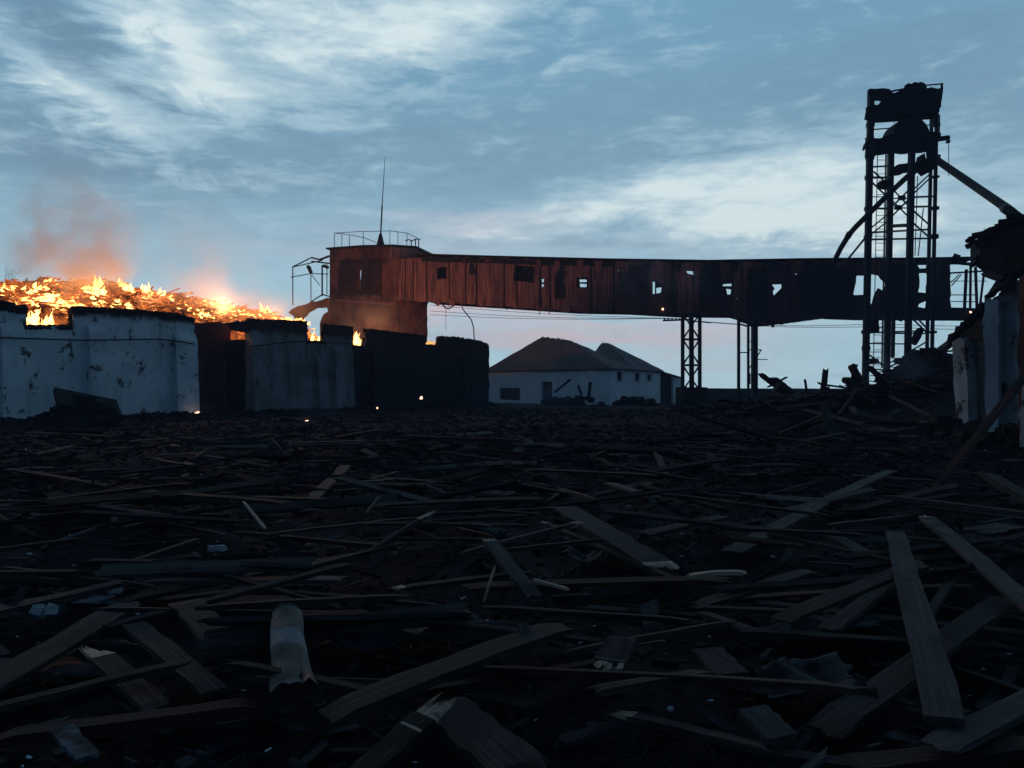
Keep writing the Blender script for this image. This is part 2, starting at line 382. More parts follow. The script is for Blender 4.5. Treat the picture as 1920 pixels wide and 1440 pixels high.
def build_ground():
    def ax(lo, hi, n, k):
        o = []
        for i in range(n + 1):
            t = -1 + 2 * i / n; o.append(math.sinh(k * t) / math.sinh(k))
        return [(v * (hi if v > 0 else -lo)) for v in o]
    xs = ax(-430, 430, 330, 5.0); ys = [-12 + 432 * (math.exp(4.6 * i / 360) - 1) / (math.exp(4.6) - 1) for i in range(361)]
    vs = [(x, y, gz(x, y)) for y in ys for x in xs]; n = len(xs)
    fs = [(j * n + i, j * n + i + 1, (j + 1) * n + i + 1, (j + 1) * n + i) for j in range(len(ys) - 1) for i in range(n - 1)]
    mb = MB(); mb.add(vs, fs, True); o = mb.build('ground', M['ground'], org=(0, 0, 0)); tag(o, kind='structure')
build_ground()

# ------------------------------------------------------------------ planks
def plank_mesh(name, L, W, T, m, rr, bend=.0, splint=0., nx=10):
    """a board along local X, split or burnt unevenly at its ends"""
    vs = []; fs = []; jag0 = [rr.uniform(0, 1) for _ in range(4)]; jag1 = [rr.uniform(0, 1) for _ in range(4)]
    row = 4
    for i in range(nx + 1):
        t = i / nx; x0 = -L / 2 + t * L
        cz = bend * L * (1 - (2 * t - 1) ** 2) ; tw = 1 + rr.uniform(-.07, .07); sk = rr.uniform(-.05, .05) * W; cz += rr.uniform(-.0012, .0012)
        for j in range(row):
            u = j / (row - 1) - .5; x = x0
            if i == 0: x += jag0[j] * splint
            if i == nx: x -= jag1[j] * splint
            for sgn in (-1, 1):
                vs.append((x, u * W * tw + sk, cz + sgn * T / 2 * (.35 if (i in (0, nx) and splint) else 1)))
    k = row * 2
    for i in range(nx):
        for j in range(row - 1):
            a = i * k + j * 2
            fs.append((a + 1, a + k + 1, a + k + 3, a + 3)); fs.append((a, a + 2, a + k + 2, a + k))
        a = i * k; fs.append((a, a + k, a + k + 1, a + 1)); a = i * k + (row - 1) * 2; fs.append((a, a + 1, a + k + 1, a + k))
    for i, fl in ((0, 1), (nx, 0)):
        for j in range(row - 1):
            a = i * k + j * 2; q = (a, a + 1, a + 3, a + 2); fs.append(q if fl else q[::-1])
    me = bpy.data.meshes.new(name); me.from_pydata(vs, [], fs); me.materials.append(m); me.update(); return me
def splinter_mesh(name, W, T, L, m, rr):
    mb = MB(); y = -W * .48
    while y < W * .46:
        w_ = W * rr.uniform(.10, .34); y2 = min(W * .49, y + w_ * 1.5); l = L * rr.choice((.35, .5, .7, 1.)) * rr.uniform(.8, 1.1); tip = y + (y2 - y) * rr.uniform(0, 1); zz_ = rr.uniform(-T, T) * .5
        mb.add([(-.03, y, -T / 2), (-.03, y2, -T / 2), (-.03, y2, T / 2), (-.03, y, T / 2), (l * .75, y + w_ * .12, zz_ * .4 - T * .2), (l * .75, y2 - w_ * .1, zz_ * .4 + T * .2), (l, tip, zz_)],
               [(0, 1, 2, 3), (0, 4, 5, 1), (3, 2, 5, 4), (1, 5, 2), (0, 3, 4), (4, 6, 5), (5, 6, 4)]); y += w_ * .7
    me = bpy.data.meshes.new(name); me.from_pydata(mb.v, [], mb.f); me.materials.append(m); me.update(); return me
def frame(p0, p1, roll=0.):
    d = (p1 - p0).normalized(); y = Vector((0, 0, 1)).cross(d)
    if y.length < .05: y = Vector((0, 1, 0))
    y.normalize(); z = d.cross(y); Mx = Matrix((d, y, z)).transposed().to_4x4()
    return Matrix.Translation((p0 + p1) / 2) @ Mx @ Matrix.Rotation(roll, 4, 'X')
def plank(name, label, cat, p0, p1, W, T=.03, m='plank', bend=0., roll=0., splint=.06, end=0, seed=1, endlen=.16, group=None):
    rr = random.Random(seed); L = (p1 - p0).length
    o = bpy.data.objects.new(name, plank_mesh(name, L, W, T, M[m], rr, bend, splint)); col.objects.link(o)
    o.matrix_world = frame(p0, p1, roll); tag(o, label, cat, group)
    if end:
        e = bpy.data.objects.new('split_end', splinter_mesh('split_end', W, T * 1.06, endlen, M['pale'], rr)); col.objects.link(e); e.parent = o
        s_ = 1 if end > 0 else -1
        e.location = (s_ * (L / 2 - splint * .9), 0, 0); e.rotation_euler = (0, 0, 0 if s_ > 0 else math.pi)
        e['label'] = 'pale freshly split end of the board'
    return o
# hand-placed boards: name, label, picture ends, height of each end above ground, width, thickness, material, options
B = [
 ('board', 'long flat grey board in front right, slanting down over another board', 'board', (1679, 1000, .30), (1773, 1352, .22), .155, .03, 'plank_grey', dict(splint=.0, seed=3, roll=.05)),
 ('board', 'grey board running off the right edge with a pale split along its side', 'board', (1738, 970, .32), (1990, 1185, .25), .15, .03, 'plank_grey', dict(end=-1, seed=4)),
 ('board', 'dark board passing beneath the long flat grey board in front right', 'board', (1890, 1120, .14), (1535, 1378, .06), .17, .04, 'plank', dict(seed=5)),
 ('board', 'long bluish grey board slanting up across the middle right of the debris', 'board', (1672, 882, .22), (1370, 1036, .15), .18, .03, 'plank_grey', dict(seed=6, bend=.004)),
 ('pole', 'thin straight pole lying level from the foot of the leaning beam to the right edge', 'pole', (1648, 930, .30), (1990, 972, .35), .08, .05, 'plank_grey', dict(seed=7)),
 ('beam', 'long dark brown beam leaning up against the ruined white piers on the right', 'beam', (1730, 930, .02), None, .10, .08, 'plank_red', dict(seed=8)),
 ('board', 'wide dark board in the middle ground, lit by a pale split near its lower end', 'board', (1055, 950, .30), (1240, 1062, .16), .27, .03, 'plank', dict(end=1, seed=9)),
 ('lath', 'long thin lath running beside the wide dark board in the middle ground', 'lath', (1020, 980, .20), (1290, 1098, .12), .07, .03, 'plank', dict(seed=10, end=-1, endlen=.12)),
 ('board', 'brown board with a light lower end lying right of the centre', 'board', (1300, 1138, .12), (1525, 1070, .24), .13, .03, 'plank', dict(seed=11)),
 ('board', 'short wide board with a square end beside the curled tin flue', 'board', (345, 1128, .22), (442, 1228, .14), .20, .035, 'plank', dict(seed=12, splint=.01)),
 ('board', 'medium board slanting down left of the curled tin flue, pale near its top', 'board', (238, 1162, .18), (402, 1298, .10), .13, .03, 'plank', dict(seed=13)),
 ('board', 'lower of two parallel boards at lower left, splintered at its upper end', 'board', (185, 1225, .16), (300, 1335, .10), .13, .03, 'plank', dict(seed=14, end=-1, endlen=.2)),
 ('board', 'broad dark board coming in from the left edge', 'board', (-60, 1310, .07), (250, 1128, .16), .20, .03, 'plank', dict(seed=15)),
 ('board', 'very long dark board rising from the bottom left of centre towards the right', 'board', (600, 1350, .16), (1065, 1172, .28), .17, .04, 'plank', dict(seed=16, bend=.01)),
 ('lath', 'straight reddish lath under the very long dark board at the centre', 'lath', (745, 1308, .10), (1155, 1242, .12), .055, .05, 'plank_red', dict(seed=17)),
 ('board', 'board at the bottom edge with a pale torn end', 'board', (660, 1475, .12), (812, 1335, .28), .13, .04, 'plank', dict(seed=18, end=1, endlen=.22, splint=.1)),
 ('board', 'wide black board at the bottom centre slanting down right', 'board', (820, 1312, .18), (985, 1460, .12), .24, .04, 'plank', dict(seed=19)),
 ('lath', 'thin yellowish lath in front with a pale left end', 'lath', (1158, 1338, .14), (1460, 1410, .14), .06, .03, 'plank', dict(seed=20, end=-1, endlen=.15)),
 ('lath', 'thin lath lying nearly level left of the centre above the other laths', 'lath', (500, 1002, .18), (790, 970, .22), .05, .03, 'plank_grey', dict(seed=21)),
 ('lath', 'lath with a pale pointed tip rising to the right in the middle ground', 'lath', (662, 1054, .14), (798, 968, .42), .06, .03, 'plank', dict(seed=22, end=1, endlen=.2)),
 ('lath', 'short lath lying just under the one with the pale pointed tip', 'lath', (560, 1068, .14), (760, 1018, .24), .05, .03, 'plank', dict(seed=23)),
 ('lath', 'long thin lath lying level above the curled tin flue', 'lath', (530, 1110, .12), (840, 1138, .12), .05, .03, 'plank', dict(seed=24)),
 ('board', 'board piece with a broad pale broken face left of the upright splinter', 'board', (738, 1105, .17), (1000, 1072, .14), .08, .03, 'plank', dict(seed=25, end=-1, endlen=.1)),
 ('splinter', 'thin pale splinter standing upright at the centre of the debris', 'splinter', (906, 1132, .05), (929, 1060, .32), .02, .015, 'pale', dict(seed=26)),
 ('board', 'short dark board with a sharp top end right of the upright splinter', 'board', (915, 1010, .34), (1005, 1122, .12), .11, .03, 'plank_grey', dict(seed=27, end=-1, endlen=.1)),
 ('lath', 'long lath crossing behind the short sharp board near the centre', 'lath', (862, 1038, .18), (1085, 980, .30), .055, .03, 'plank_grey', dict(seed=28, end=1, endlen=.12)),
 ('board', 'short wide board with a white broken end facing the viewer', 'board', (1168, 1195, .36), (1140, 1250, .30), .15, .03, 'plank', dict(seed=29, end=1, endlen=.04, splint=.012)),
 ('lath', 'short stub of lath standing up right of the very long dark board', 'lath', (978, 1168, .32), (996, 1226, .22), .05, .03, 'plank_grey', dict(seed=30)),
 ('splinter', 'pale thin splinter lying among the far boards at upper left', 'splinter', (456, 940, .32), (498, 992, .14), .03, .02, 'pale', dict(seed=31)),
 ('splinter', 'pale bent splinter sticking up above the laths left of the centre', 'splinter', (688, 962, .14), (714, 928, .38), .04, .02, 'pale', dict(seed=32)),
 ('board', 'stub of a dark board with a square end, upper of two stubs at lower right', 'board', (1318, 1215, .20), (1380, 1275, .16), .17, .035, 'plank', dict(seed=33)),
 ('board', 'grey stub of a board, lower of two stepping down at lower right', 'board', (1402, 1325, .20), (1475, 1395, .14), .15, .035, 'plank_grey', dict(seed=34)),
 ('beam', 'very long thin reddish beam along the bottom left of the picture', 'beam', (-30, 1392, .08), (500, 1322, .1), .10, .06, 'plank_red', dict(seed=35)),
 ('board', 'small bluish board at the bottom left corner', 'board', (108, 1362, .14), (172, 1428, .1), .09, .02, 'sheet_pale', dict(seed=36)),
 ('board', 'short board lying left of the top of the long flat grey board', 'board', (1552, 1000, .20), (1640, 1048, .14), .14, .03, 'plank_grey', dict(seed=37)),
 ('board', 'wide short board lying above the pale split of the wide dark board', 'board', (1205, 1002, .16), (1360, 968, .24), .18, .03, 'plank', dict(seed=38)),
 ('lath', 'thin dark lath lying level below the centre right', 'lath', (900, 1138, .14), (1300, 1164, .1), .05, .03, 'plank', dict(seed=39)),
 ('lath', 'upper of two laths fanning out right of centre', 'lath', (1290, 1140, .13), (1560, 1150, .12), .06, .03, 'plank', dict(seed=40)),
 ('lath', 'lower of two laths fanning out right of centre', 'lath', (1310, 1148, .12), (1480, 1208, .12), .07, .03, 'plank', dict(seed=41)),
 ('pole', 'long reddish pole lying level far off in front of the black ruins', 'pole', (742, 819, .30), (990, 828, .25), .16, .1, 'plank_red', dict(seed=42)),
 ('pole', 'pale pole lying on the rubble slope on the right', 'pole', None, None, .13, .08, 'plank_grey', dict(seed=43)),
 ('board', 'pale curved board strip right of the wide dark board', 'board', (1285, 1082, .16), (1400, 1074, .2), .06, .03, 'pale', dict(seed=44, bend=.03)),
 ('splinter', 'thin pale splinter right of the short sharp board', 'splinter', (996, 1086, .2), (1068, 1106, .16), .025, .02, 'pale', dict(seed=45)),
 ('board', 'square dark plate of wood lying at the right edge by the grey board', 'board', (1828, 1000, .3), (1900, 985, .3), .26, .03, 'plank', dict(seed=46)),
 ('beam', 'dark board lying along the right edge below the ruined piers', 'beam', (1845, 888, .28), (1990, 968, .1), .18, .08, 'plank', dict(seed=47)),
 ('board', 'dark brown board rising right at the bottom right corner', 'board', (1560, 1440, .1), (1960, 1396, .14), .12, .04, 'plank_red', dict(seed=48)),
 ('lath', 'long brown lath lying level below the thin yellowish lath', 'lath', (1380, 1405, .10), (1620, 1442, .10), .07, .04, 'plank', dict(seed=49)),
 ('board', 'narrow dark board at the left edge above the broad one', 'board', (-40, 1155, .1), (240, 1090, .16), .12, .03, 'plank', dict(seed=50)),
 ('lath', 'long reddish lath lying level left of centre beneath the thin grey one', 'lath', (440, 998, .1), (760, 1030, .14), .06, .04, 'plank_red', dict(seed=51)),
 ('lath', 'thin dark lath at the left edge among the far boards', 'lath', (-40, 1035, .14), (170, 1008, .14), .05, .03, 'plank', dict(seed=52)),
 ('lath', 'grey lath rising right above the narrow dark board on the left', 'lath', (240, 1056, .10), (380, 1008, .2), .06, .03, 'plank', dict(seed=53)),
 ('board', 'dark board slanting away in the far middle of the yard left of centre', 'board', (560, 962, .05), (650, 872, .12), .2, .04, 'plank', dict(seed=54)),
 ('lath', 'thin board end lying on top of the very long dark board', 'lath', (880, 1300, .08), (1010, 1330, .08), .09, .03, 'plank', dict(seed=55)),
]
for b in B:
    name, lab, cat, a, c, W, T, m, kw = b
    if name == 'beam' and c is None:
        p0 = G(a[0], a[1], .1); p1 = P(1935, 690, p0.y + 2.2); p0.z = gz(p0.x, p0.y) + .05
        plank(name, lab, cat, p0, p1, W, T, m, **kw); continue
    if a is None:
        p0 = P(1506, 768, 26.); p1 = P(1684, 812, 22.)
        p0.z = max(p0.z, gz(p0.x, p0.y) + .05); p1.z = max(p1.z, gz(p1.x, p1.y) + .05)
        plank(name, lab, cat, p0, p1, W, T, m, **kw); continue
    p0, p1 = G(*a), G(*c)
    plank(name, lab, cat, p0, p1, W, T, m, **kw)

# ------------------------------------------------------------------ scattered boards (individuals)
protos = []
for i in range(9):
    rr = random.Random(100 + i); L = (1.1, .8, 1.6, .6, 2.1, 1.3, .9, 1.8, .7)[i]; W = (.12, .10, .14, .16, .11, .05, .04, .06, .05)[i]
    me = plank_mesh('charred_board' if i < 5 else 'charred_lath', L, W, .03, M[('plank', 'plank', 'plank_grey', 'plank', 'plank_red', 'plank', 'plank_grey', 'plank', 'plank_red')[i]], rr, rr.uniform(-.004, .006), .08)
    protos.append((me, i < 5, L))
srcs = {}
ANCH = [((1730, 1180), 'the long flat grey board'), ((1870, 1080), 'the grey board with a pale split'), ((1700, 1250), 'the board under the long flat grey one'), ((1520, 960), 'the long bluish board'), ((1800, 950), 'the thin level pole'),
 ((1800, 850), 'the leaning beam'), ((1150, 1005), 'the wide dark board'), ((1410, 1105), 'the brown board with a light end'), ((393, 1178), 'the square ended wide board'), ((320, 1230), 'the slanting board pale near its top'), ((242, 1280), 'the splintered lower left board'),
 ((90, 1230), 'the broad dark left board'), ((830, 1270), 'the very long dark board'), ((950, 1275), 'the straight reddish lath'), ((740, 1400), 'the board with a torn pale end'), ((900, 1390), 'the wide black board'), ((1310, 1375), 'the thin yellowish lath'),
 ((730, 1010), 'the lath with a pale pointed tip'), ((918, 1095), 'the upright splinter'), ((960, 1060), 'the short sharp topped board'), ((1155, 1220), 'the board with a white broken end'), ((477, 965), 'the far pale thin splinter'), ((700, 945), 'the pale bent splinter'),
 ((1350, 1245), 'the upper board stub'), ((1440, 1360), 'the grey board stub'), ((230, 1360), 'the long reddish bottom beam'), ((541, 1220), 'the curled tin flue'), ((407, 1028), 'the small white lump'), ((75, 1148), 'the pale flaky sheet'), ((1545, 1175), 'the bluish crumpled sheet'),
 ((760, 1205), 'the crumpled grey sheet'), ((860, 822), 'the long far reddish pole'), ((600, 915), 'the dark board slanting away'), ((1285, 985), 'the wide short board'), ((50, 962), 'the grey flat sheet at far left'), ((1340, 1080), 'the pale curved strip'), ((1860, 995), 'the square dark plate'), ((1345, 1024), 'the pale blue scrap'), ((1600, 790), 'the pale pole on the rubble slope'), ((1650, 790), 'the pale bent sheet'), ((1445, 715), 'the tilting dark beam'), ((1546, 715), 'the upright stake'), ((1606, 705), 'the crossed beams'), ((1690, 690), 'the tower foot'), ((1400, 740), 'the plain posts'), ((1810, 820), 'the ruined piers')]
seen = set()
def describe(x, y, k, rz, isb):
    px, py = CX + x / y * F, HY + 1.5 / y * F
    L = protos[k][2]; kind = 'board' if isb else 'lath'
    near = sorted(ANCH, key=lambda a: math.hypot(a[0][0] - px, (a[0][1] - py) * 1.6))
    size = 'short' if L < .95 else ('long' if L > 1.5 else 'mid sized'); tone = {2: 'greyish ', 4: 'reddish ', 6: 'greyish ', 8: 'reddish '}.get(k, 'black ')
    d = (math.cos(rz), math.sin(rz)); p1 = ((x + d[0] * .1) / (y + d[1] * .1) - x / y, -(1 / (y + d[1] * .1) - 1 / y) * 1.5); sl = math.degrees(math.atan2(p1[1], p1[0])); sl = (sl + 90) % 180 - 90
    lie = 'lying nearly level' if abs(sl) < 8 else ('rising to the right' if sl > 0 else 'sloping down right')
    for (ax_, ay), nm in near[:14]:
        ddx, ddy = px - ax_, (py - ay) * 1.6; far = math.hypot(ddx, ddy) > 110
        rel = ('right of' if ddx > 0 else 'left of') if abs(ddx) > abs(ddy) else ('in front of' if ddy > 0 else 'behind')
        lab = f"{size} {tone}{kind} {lie}, {'some way' if far else 'just'} {rel} {nm}"
        if lab not in seen and len(lab.split()) <= 16: seen.add(lab); return lab
    return f"loose charred {kind} lost among its many like in the debris"
def scatter_plank(x, y, k, rz, tilt, roll, h, sc_=1.):
    me, isb, L = protos[k]
    if k not in srcs: o = srcs[k] = bpy.data.objects.new('charred_board' if isb else 'charred_lath', me)
    else: o = srcs[k].copy()
    tag(o, describe(x, y, k, rz, isb), 'board' if isb else 'lath', 'charred boards strewn over the yard' if isb else 'charred laths strewn over the yard')
    col.objects.link(o); o.location = (x, y, gz(x, y) + h); o.rotation_euler = (roll, tilt, rz); o.scale = (sc_,) * 3
rr = random.Random(21)
cnt = tries = 0
HAND = [(b[3][0], b[3][1], b[4][0], b[4][1]) for b in B if b[3] and b[4]] + [(537, 1145, 545, 1300)]
def seg_d(x, y, q):
    a, b_, c = Vector((q[0], q[1])), Vector((q[2], q[3])), Vector((x, y)); t = max(0, min(1, (c - a).dot(b_ - a) / (b_ - a).length_squared)); return (c - a.lerp(b_, t)).length
while cnt < 235:
    t = rr.random(); y = 3.3 + 20 * t ** 1.35; x = rr.uniform(-.72, .72) * (y + .8)
    k = rr.choice((0, 1, 2, 3, 4, 5, 6, 7, 8, 5, 7)); L = protos[k][2]
    rz = rr.gauss(0, .55) if rr.random() < .7 else rr.uniform(-1.5, 1.5)
    if cnt < 95: y = rr.uniform(4.6, 9.5); x = rr.uniform(-.6, .66) * y; rz = rr.gauss(.1, .45); k = rr.choice((4, 2, 7, 5, 7, 4, 8, 0, 3))
    px_, py_ = CX + x / y * F, HY + 1.45 / y * F
    if y < 9.5 and any(seg_d(px_, py_, q) < (55 if k < 5 else 32) for q in HAND): tries += 1; continue
    L = protos[k][2]; tilt = rr.gauss(0, .06); scatter_plank(x, y, k, rz, tilt, rr.gauss(0, .25), .05 + abs(math.sin(tilt)) * L / 2 + rr.random() * (.22 if cnt < 95 else .10)); cnt += 1
for i in range(120):
    y = rr.uniform(9.5, 25); x = rr.uniform(-.62, .5) * y; k = rr.choice((4, 7, 2, 0, 4, 7, 1, 5)); scatter_plank(x, y, k, rr.gauss(0, .9), rr.gauss(0, .10), rr.gauss(0, .35), .10 + rr.random() * .1, 1.3)
for i in range(48):
    y = rr.uniform(22, 42); x = rr.uniform(.30, .56) * y; k = rr.choice((4, 7, 2, 0, 4, 7)); scatter_plank(x, y, k, rr.gauss(0, .8), rr.gauss(0, .25), rr.gauss(0, .4), .25, 1.9)

# ------------------------------------------------------------------ litter that nobody could count
def litter(name, label, n, region, smin, smax, m, seed, flat=.25, lift=.03, pw=1.3):
    rr = random.Random(seed); mb = MB(); y0, y1 = region
    for _ in range(n):
        y = y0 + (y1 - y0) * rr.random() ** pw; x = rr.uniform(-.75, .75) * (y + 1)
        if (x - WALL.a.x) * WALL.n.x + (y - WALL.a.y) * WALL.n.y > -.3 and y > 30 and x < 2: continue
        s_ = rr.uniform(smin, smax) * (.6 + y / y1 * .9); z = gz(x, y) + lift * rr.random()
        a = rr.gauss(0, .7); Mx = Matrix.Rotation(a, 3, 'Z') @ Matrix.Rotation(rr.gauss(0, .25), 3, 'Y') @ Matrix.Rotation(rr.gauss(0, .5), 3, 'X')
        l, w_, t_ = s_ * rr.uniform(.6, 2.6), s_ * rr.uniform(.15, .8), s_ * rr.uniform(.05, flat)
        vs = []
        for i in (-1, 1):
            for j in (-1, 1):
                for d in (-1, 1): vs.append(Vector((x, y, z + t_ / 2)) + Mx @ Vector((i * l / 2 * rr.uniform(.6, 1), j * w_ / 2 * rr.uniform(.5, 1), d * t_ / 2)))
        mb.add(vs, [(0, 1, 3, 2), (4, 6, 7, 5), (0, 4, 5, 1), (2, 3, 7, 6), (0, 2, 6, 4), (1, 5, 7, 3)])
    o = mb.build(name, m, org=(0, 20, 0)); tag(o, label, 'debris', kind='stuff')
litter('charred_litter', 'countless small charred wood chips and splinters over the yard', 15000, (3., 34), .03, .12, M['litter'], 1)
litter('charred_litter', 'dark crushed rubble strewn over the far side of the yard', 13000, (12, 62), .05, .17, M['rubble'], 2, .5, .1, 1.1)
litter('charred_litter', 'scorched scraps of roofing sheet among the near debris', 1500, (3., 26), .10, .28, M['sheet'], 3, .06, .08)
litter('charred_litter', 'tiny pale flecks of plaster and ash on the ground', 300, (3.2, 22), .012, .03, M['plaster_far'], 4, .5, .1)

# ------------------------------------------------------------------ crumpled sheets
def crumple(name, label, c, L, W, rz, m, seed, amp=.12, curl=0., h=.08, grp=None):
    rr = random.Random(seed); n, k = 16, 12; vs = []; off = Vector((seed * 3.1, seed * 1.7, 0)); mb = MB()
    for side in (0, 1):
        for i in range(n + 1):
            for j in range(k + 1):
                u, v = i / n - .5, j / k - .5; p = Vector((u * L, v * W, 0))
                ed = 1 + .45 * noise.noise(Vector((u * 5, v * 5, seed)))
                z = amp * (.7 - 1.6 * abs(noise.noise(p * 2.6 + off))) + amp * .45 * abs(noise.noise(p * 8 + off)) - amp * .2 + curl * (v * 2) ** 2 * W
                x, y = p.x * ed, p.y * ed
                q = Matrix.Rotation(rz, 3, 'Z') @ Vector((x, y, z)); vs.append(Vector(c) + q + Vector((0, 0, h - side * .004)))
    N1 = (n + 1) * (k + 1); fs = []
    for i in range(n):
        for j in range(k):
            a = i * (k + 1) + j; q = (a, a + k + 1, a + k + 2, a + 1); fs.append(q); fs.append(tuple(t + N1 for t in q[::-1]))
    ed = [j for j in range(k + 1)] + [i * (k + 1) + k for i in range(1, n + 1)] + [n * (k + 1) + j for j in range(k - 1, -1, -1)] + [i * (k + 1) for i in range(n - 1, 0, -1)]
    for a, b in zip(ed, ed[1:] + ed[:1]): fs.append((a, b, b + N1, a + N1))
    mb.add(vs, fs, True); o = mb.build(name, m); tag(o, label, 'metal sheet', grp); return o
S = [('crumpled_sheet', 'crumpled grey sheet between the curled tin flue and the very long dark board', (760, 1205), .95, .5, .3, 'sheet', 1),
 ('crumpled_sheet', 'bluish crumpled sheet in a hollow at the right of the near debris', (1545, 1175), .9, .55, .4, 'sheet', 2),
 ('crumpled_sheet', 'pale flaky sheet lying flat at the left edge of the debris', (75, 1148), .9, .16, .15, 'sheet_pale', 3),
 ('crumpled_sheet', 'small crumpled sheet by the lower end of the wide dark board', (1105, 1062), .4, .3, .5, 'sheet', 4),
 ('crumpled_sheet', 'small pale blue scrap of sheet right of the wide dark board', (1345, 1024), .45, .2, .1, 'sheet_pale', 5),
 ('crumpled_sheet', 'grey flat scrap of sheet at the far left of the debris', (50, 962), 1.1, .6, .3, 'sheet', 8),
 ('crumpled_sheet', 'dark blue ribbed sheet at lower right between the board stubs and the long grey board', (1500, 1290), .6, .4, .2, 'sheet', 10),
 ('crumpled_sheet', 'dark sheet lying at the lower left corner of the debris', (120, 1230), .8, .5, .5, 'sheet', 11),
 ('crumpled_sheet', 'grey sheet lying near the foot of the leaning beam', (1780, 900), 1.2, .7, .1, 'sheet', 12),
 ('crumpled_sheet', 'pale bent sheet halfway up the rubble slope on the right', (1650, 790), 1.8, .8, -.5, 'sheet_pale', 13),
 ('crumpled_sheet', 'grey sheet right beside the level laths at middle right', (900, 930), 1.2, .7, -.1, 'sheet', 16)]
for nm, lab, (px, py), L, W, rz, m, sd_ in S:
    q = G(px, py, .05)
    if py < 850: q = P(px, py, 26.); 
    q.z = gz(q.x, q.y) + .02; crumple(nm, lab, q, L, W, rz, M[m], sd_)
# pale broken bits
for i, (px, py, s_, lab) in enumerate([(407, 1028, .10, 'small white lump lying alone left of the centre'), (219, 1107, .07, 'small white flat chip above the pale flaky sheet'),
        (216, 1073, .06, 'smaller pale chip just above the white flat one'), (452, 1048, .05, 'tiny pale lump right of the white lump'), (1258, 1328, .03, 'tiny white pebble in the near ash right of centre'), (90, 1143, .12, 'white plaster crust on the pale flaky sheet')]):
    q = G(px, py, .12); mb = MB(); r3 = random.Random(i)
    for _ in range(4): mb.rock(q + Vector((r3.uniform(-s_, s_) * .5, r3.uniform(-s_, s_) * .3, 0)), (s_ * .8, s_ * .6, s_ * .5), r3)
    tag(mb.build('plaster_chip', M['plaster_right']), lab, 'plaster chip')
# curled tin flue in front
def flue():
    a, b = G(537, 1145, .30), G(545, 1300, .16); mb = MB(); vs = []; fs = []; n, k = 18, 22
    d = (b - a).normalized(); sx = d.cross(Vector((0, 0, 1))).normalized(); up = sx.cross(d)
    for s_ in (0, 1):
        for i in range(n + 1):
            t = i / n; p = a.lerp(b, t) - up * .07; rad = (.115 + .012 * t) - .004 * s_
            for j in range(k + 1):
                th = (.24 + .52 * j / k) * math.pi
                r_ = rad * (1 + .12 * noise.noise(Vector((t * 5, th, 2))) + (.35 * t ** 6 if j > k - 5 else 0))
                vs.append(p + sx * math.cos(th) * r_ + up * math.sin(th) * r_ + d * (.06 * noise.noise(Vector((th * 2, 0, 5))) if i in (0, n) else 0))
    N1 = (n + 1) * (k + 1)
    for i in range(n):
        for j in range(k):
            q = i * (k + 1) + j; f = (q, q + 1, q + k + 2, q + k + 1); fs.append(f); fs.append(tuple(t + N1 for t in f[::-1]))
    ed = [j for j in range(k + 1)] + [i * (k + 1) + k for i in range(1, n + 1)] + [n * (k + 1) + j for j in range(k - 1, -1, -1)] + [i * (k + 1) for i in range(n - 1, 0, -1)]
    for p, q in zip(ed, ed[1:] + ed[:1]): fs.append((p, q, q + N1, p + N1))
    mb.add(vs, fs, True); tag(mb.build('tin_flue', M['flue']), 'curled piece of tin flue with a pale patch, torn open at its near end', 'flue')
flue()

# ------------------------------------------------------------------ burnt granary with the long front wall
def wall_top(px):
    T = [(-80, 558), (0, 564), (40, 574), (140, 578), (200, 580), (260, 584), (330, 590), (368, 600), (470, 600), (566, 604), (612, 610), (655, 614), (692, 619), (760, 626), (797, 631), (860, 634), (900, 640), (917, 648)]
    for (a, ya), (b, yb) in zip(T, T[1:]):
        if px <= b: return ya + (yb - ya) * (px - a) / (b - a)
    return T[-1][1]
GR = thing('burnt_granary', 'long roofless whitewashed granary on the left with fire inside its walls', 'building', WALL.w(20, 0))
def wall_seg(name, a, b, m, notches=(), off=0., top=None, parent=GR, thick=.5, seed=1):
    """from picture column a to b, top edge follows wall_top, notches are (x0, x1, y) cut from the top"""
    rr = random.Random(seed); pts = [(a, 800), (b, 800)]; xs = []
    x = b
    up = []
    edges = sorted(notches, key=lambda q: -q[0]); X = b
    cur = b
    for (n0, n1, ny) in edges:
        while cur > n1: up.append((cur, wall_top(cur))); cur -= 14
        up += [(n1, wall_top(n1)), (n1 - 2, ny), (n0 + 2, ny), (n0, wall_top(n0))]; cur = n0 - 3
    while cur > a: up.append((cur, wall_top(cur))); cur -= 14
    up.append((a, wall_top(a)))
    sz = []
    for (x, y) in pts: t, z = WALL.hit(x, y, off); sz.append((t, -.3))
    for (x, y) in up: sz.append(WALL.hit(x, y, off))
    mb = MB(); slab(mb, WALL, sz, (), thick, off, .35, .10, pxs=False, rr=rr, keep=.2); return mb.build(name, m, parent)
wall_seg('front_wall', -250, -80.5, M['plaster'], seed=6)
FW = [wall_seg('front_wall', -80, 366, M['plaster'], [(46, 138, 613)], seed=1)]
FW.append(wall_seg('front_wall', 468, 574, M['plaster_grey'], seed=2)); FW[-1]['label'] = 'smoke greyed wall right of the doorway'
FW.append(wall_seg('front_wall', 574.3, 660, M['plaster_grey'], [(574.8, 609, 641)], seed=3))
FW.append(wall_seg('front_wall', 660.3, 917, M['soot'], [(661, 688, 650), (797, 826, 648)], seed=4)); FW[-1]['label'] = 'blackened far end of the wall'
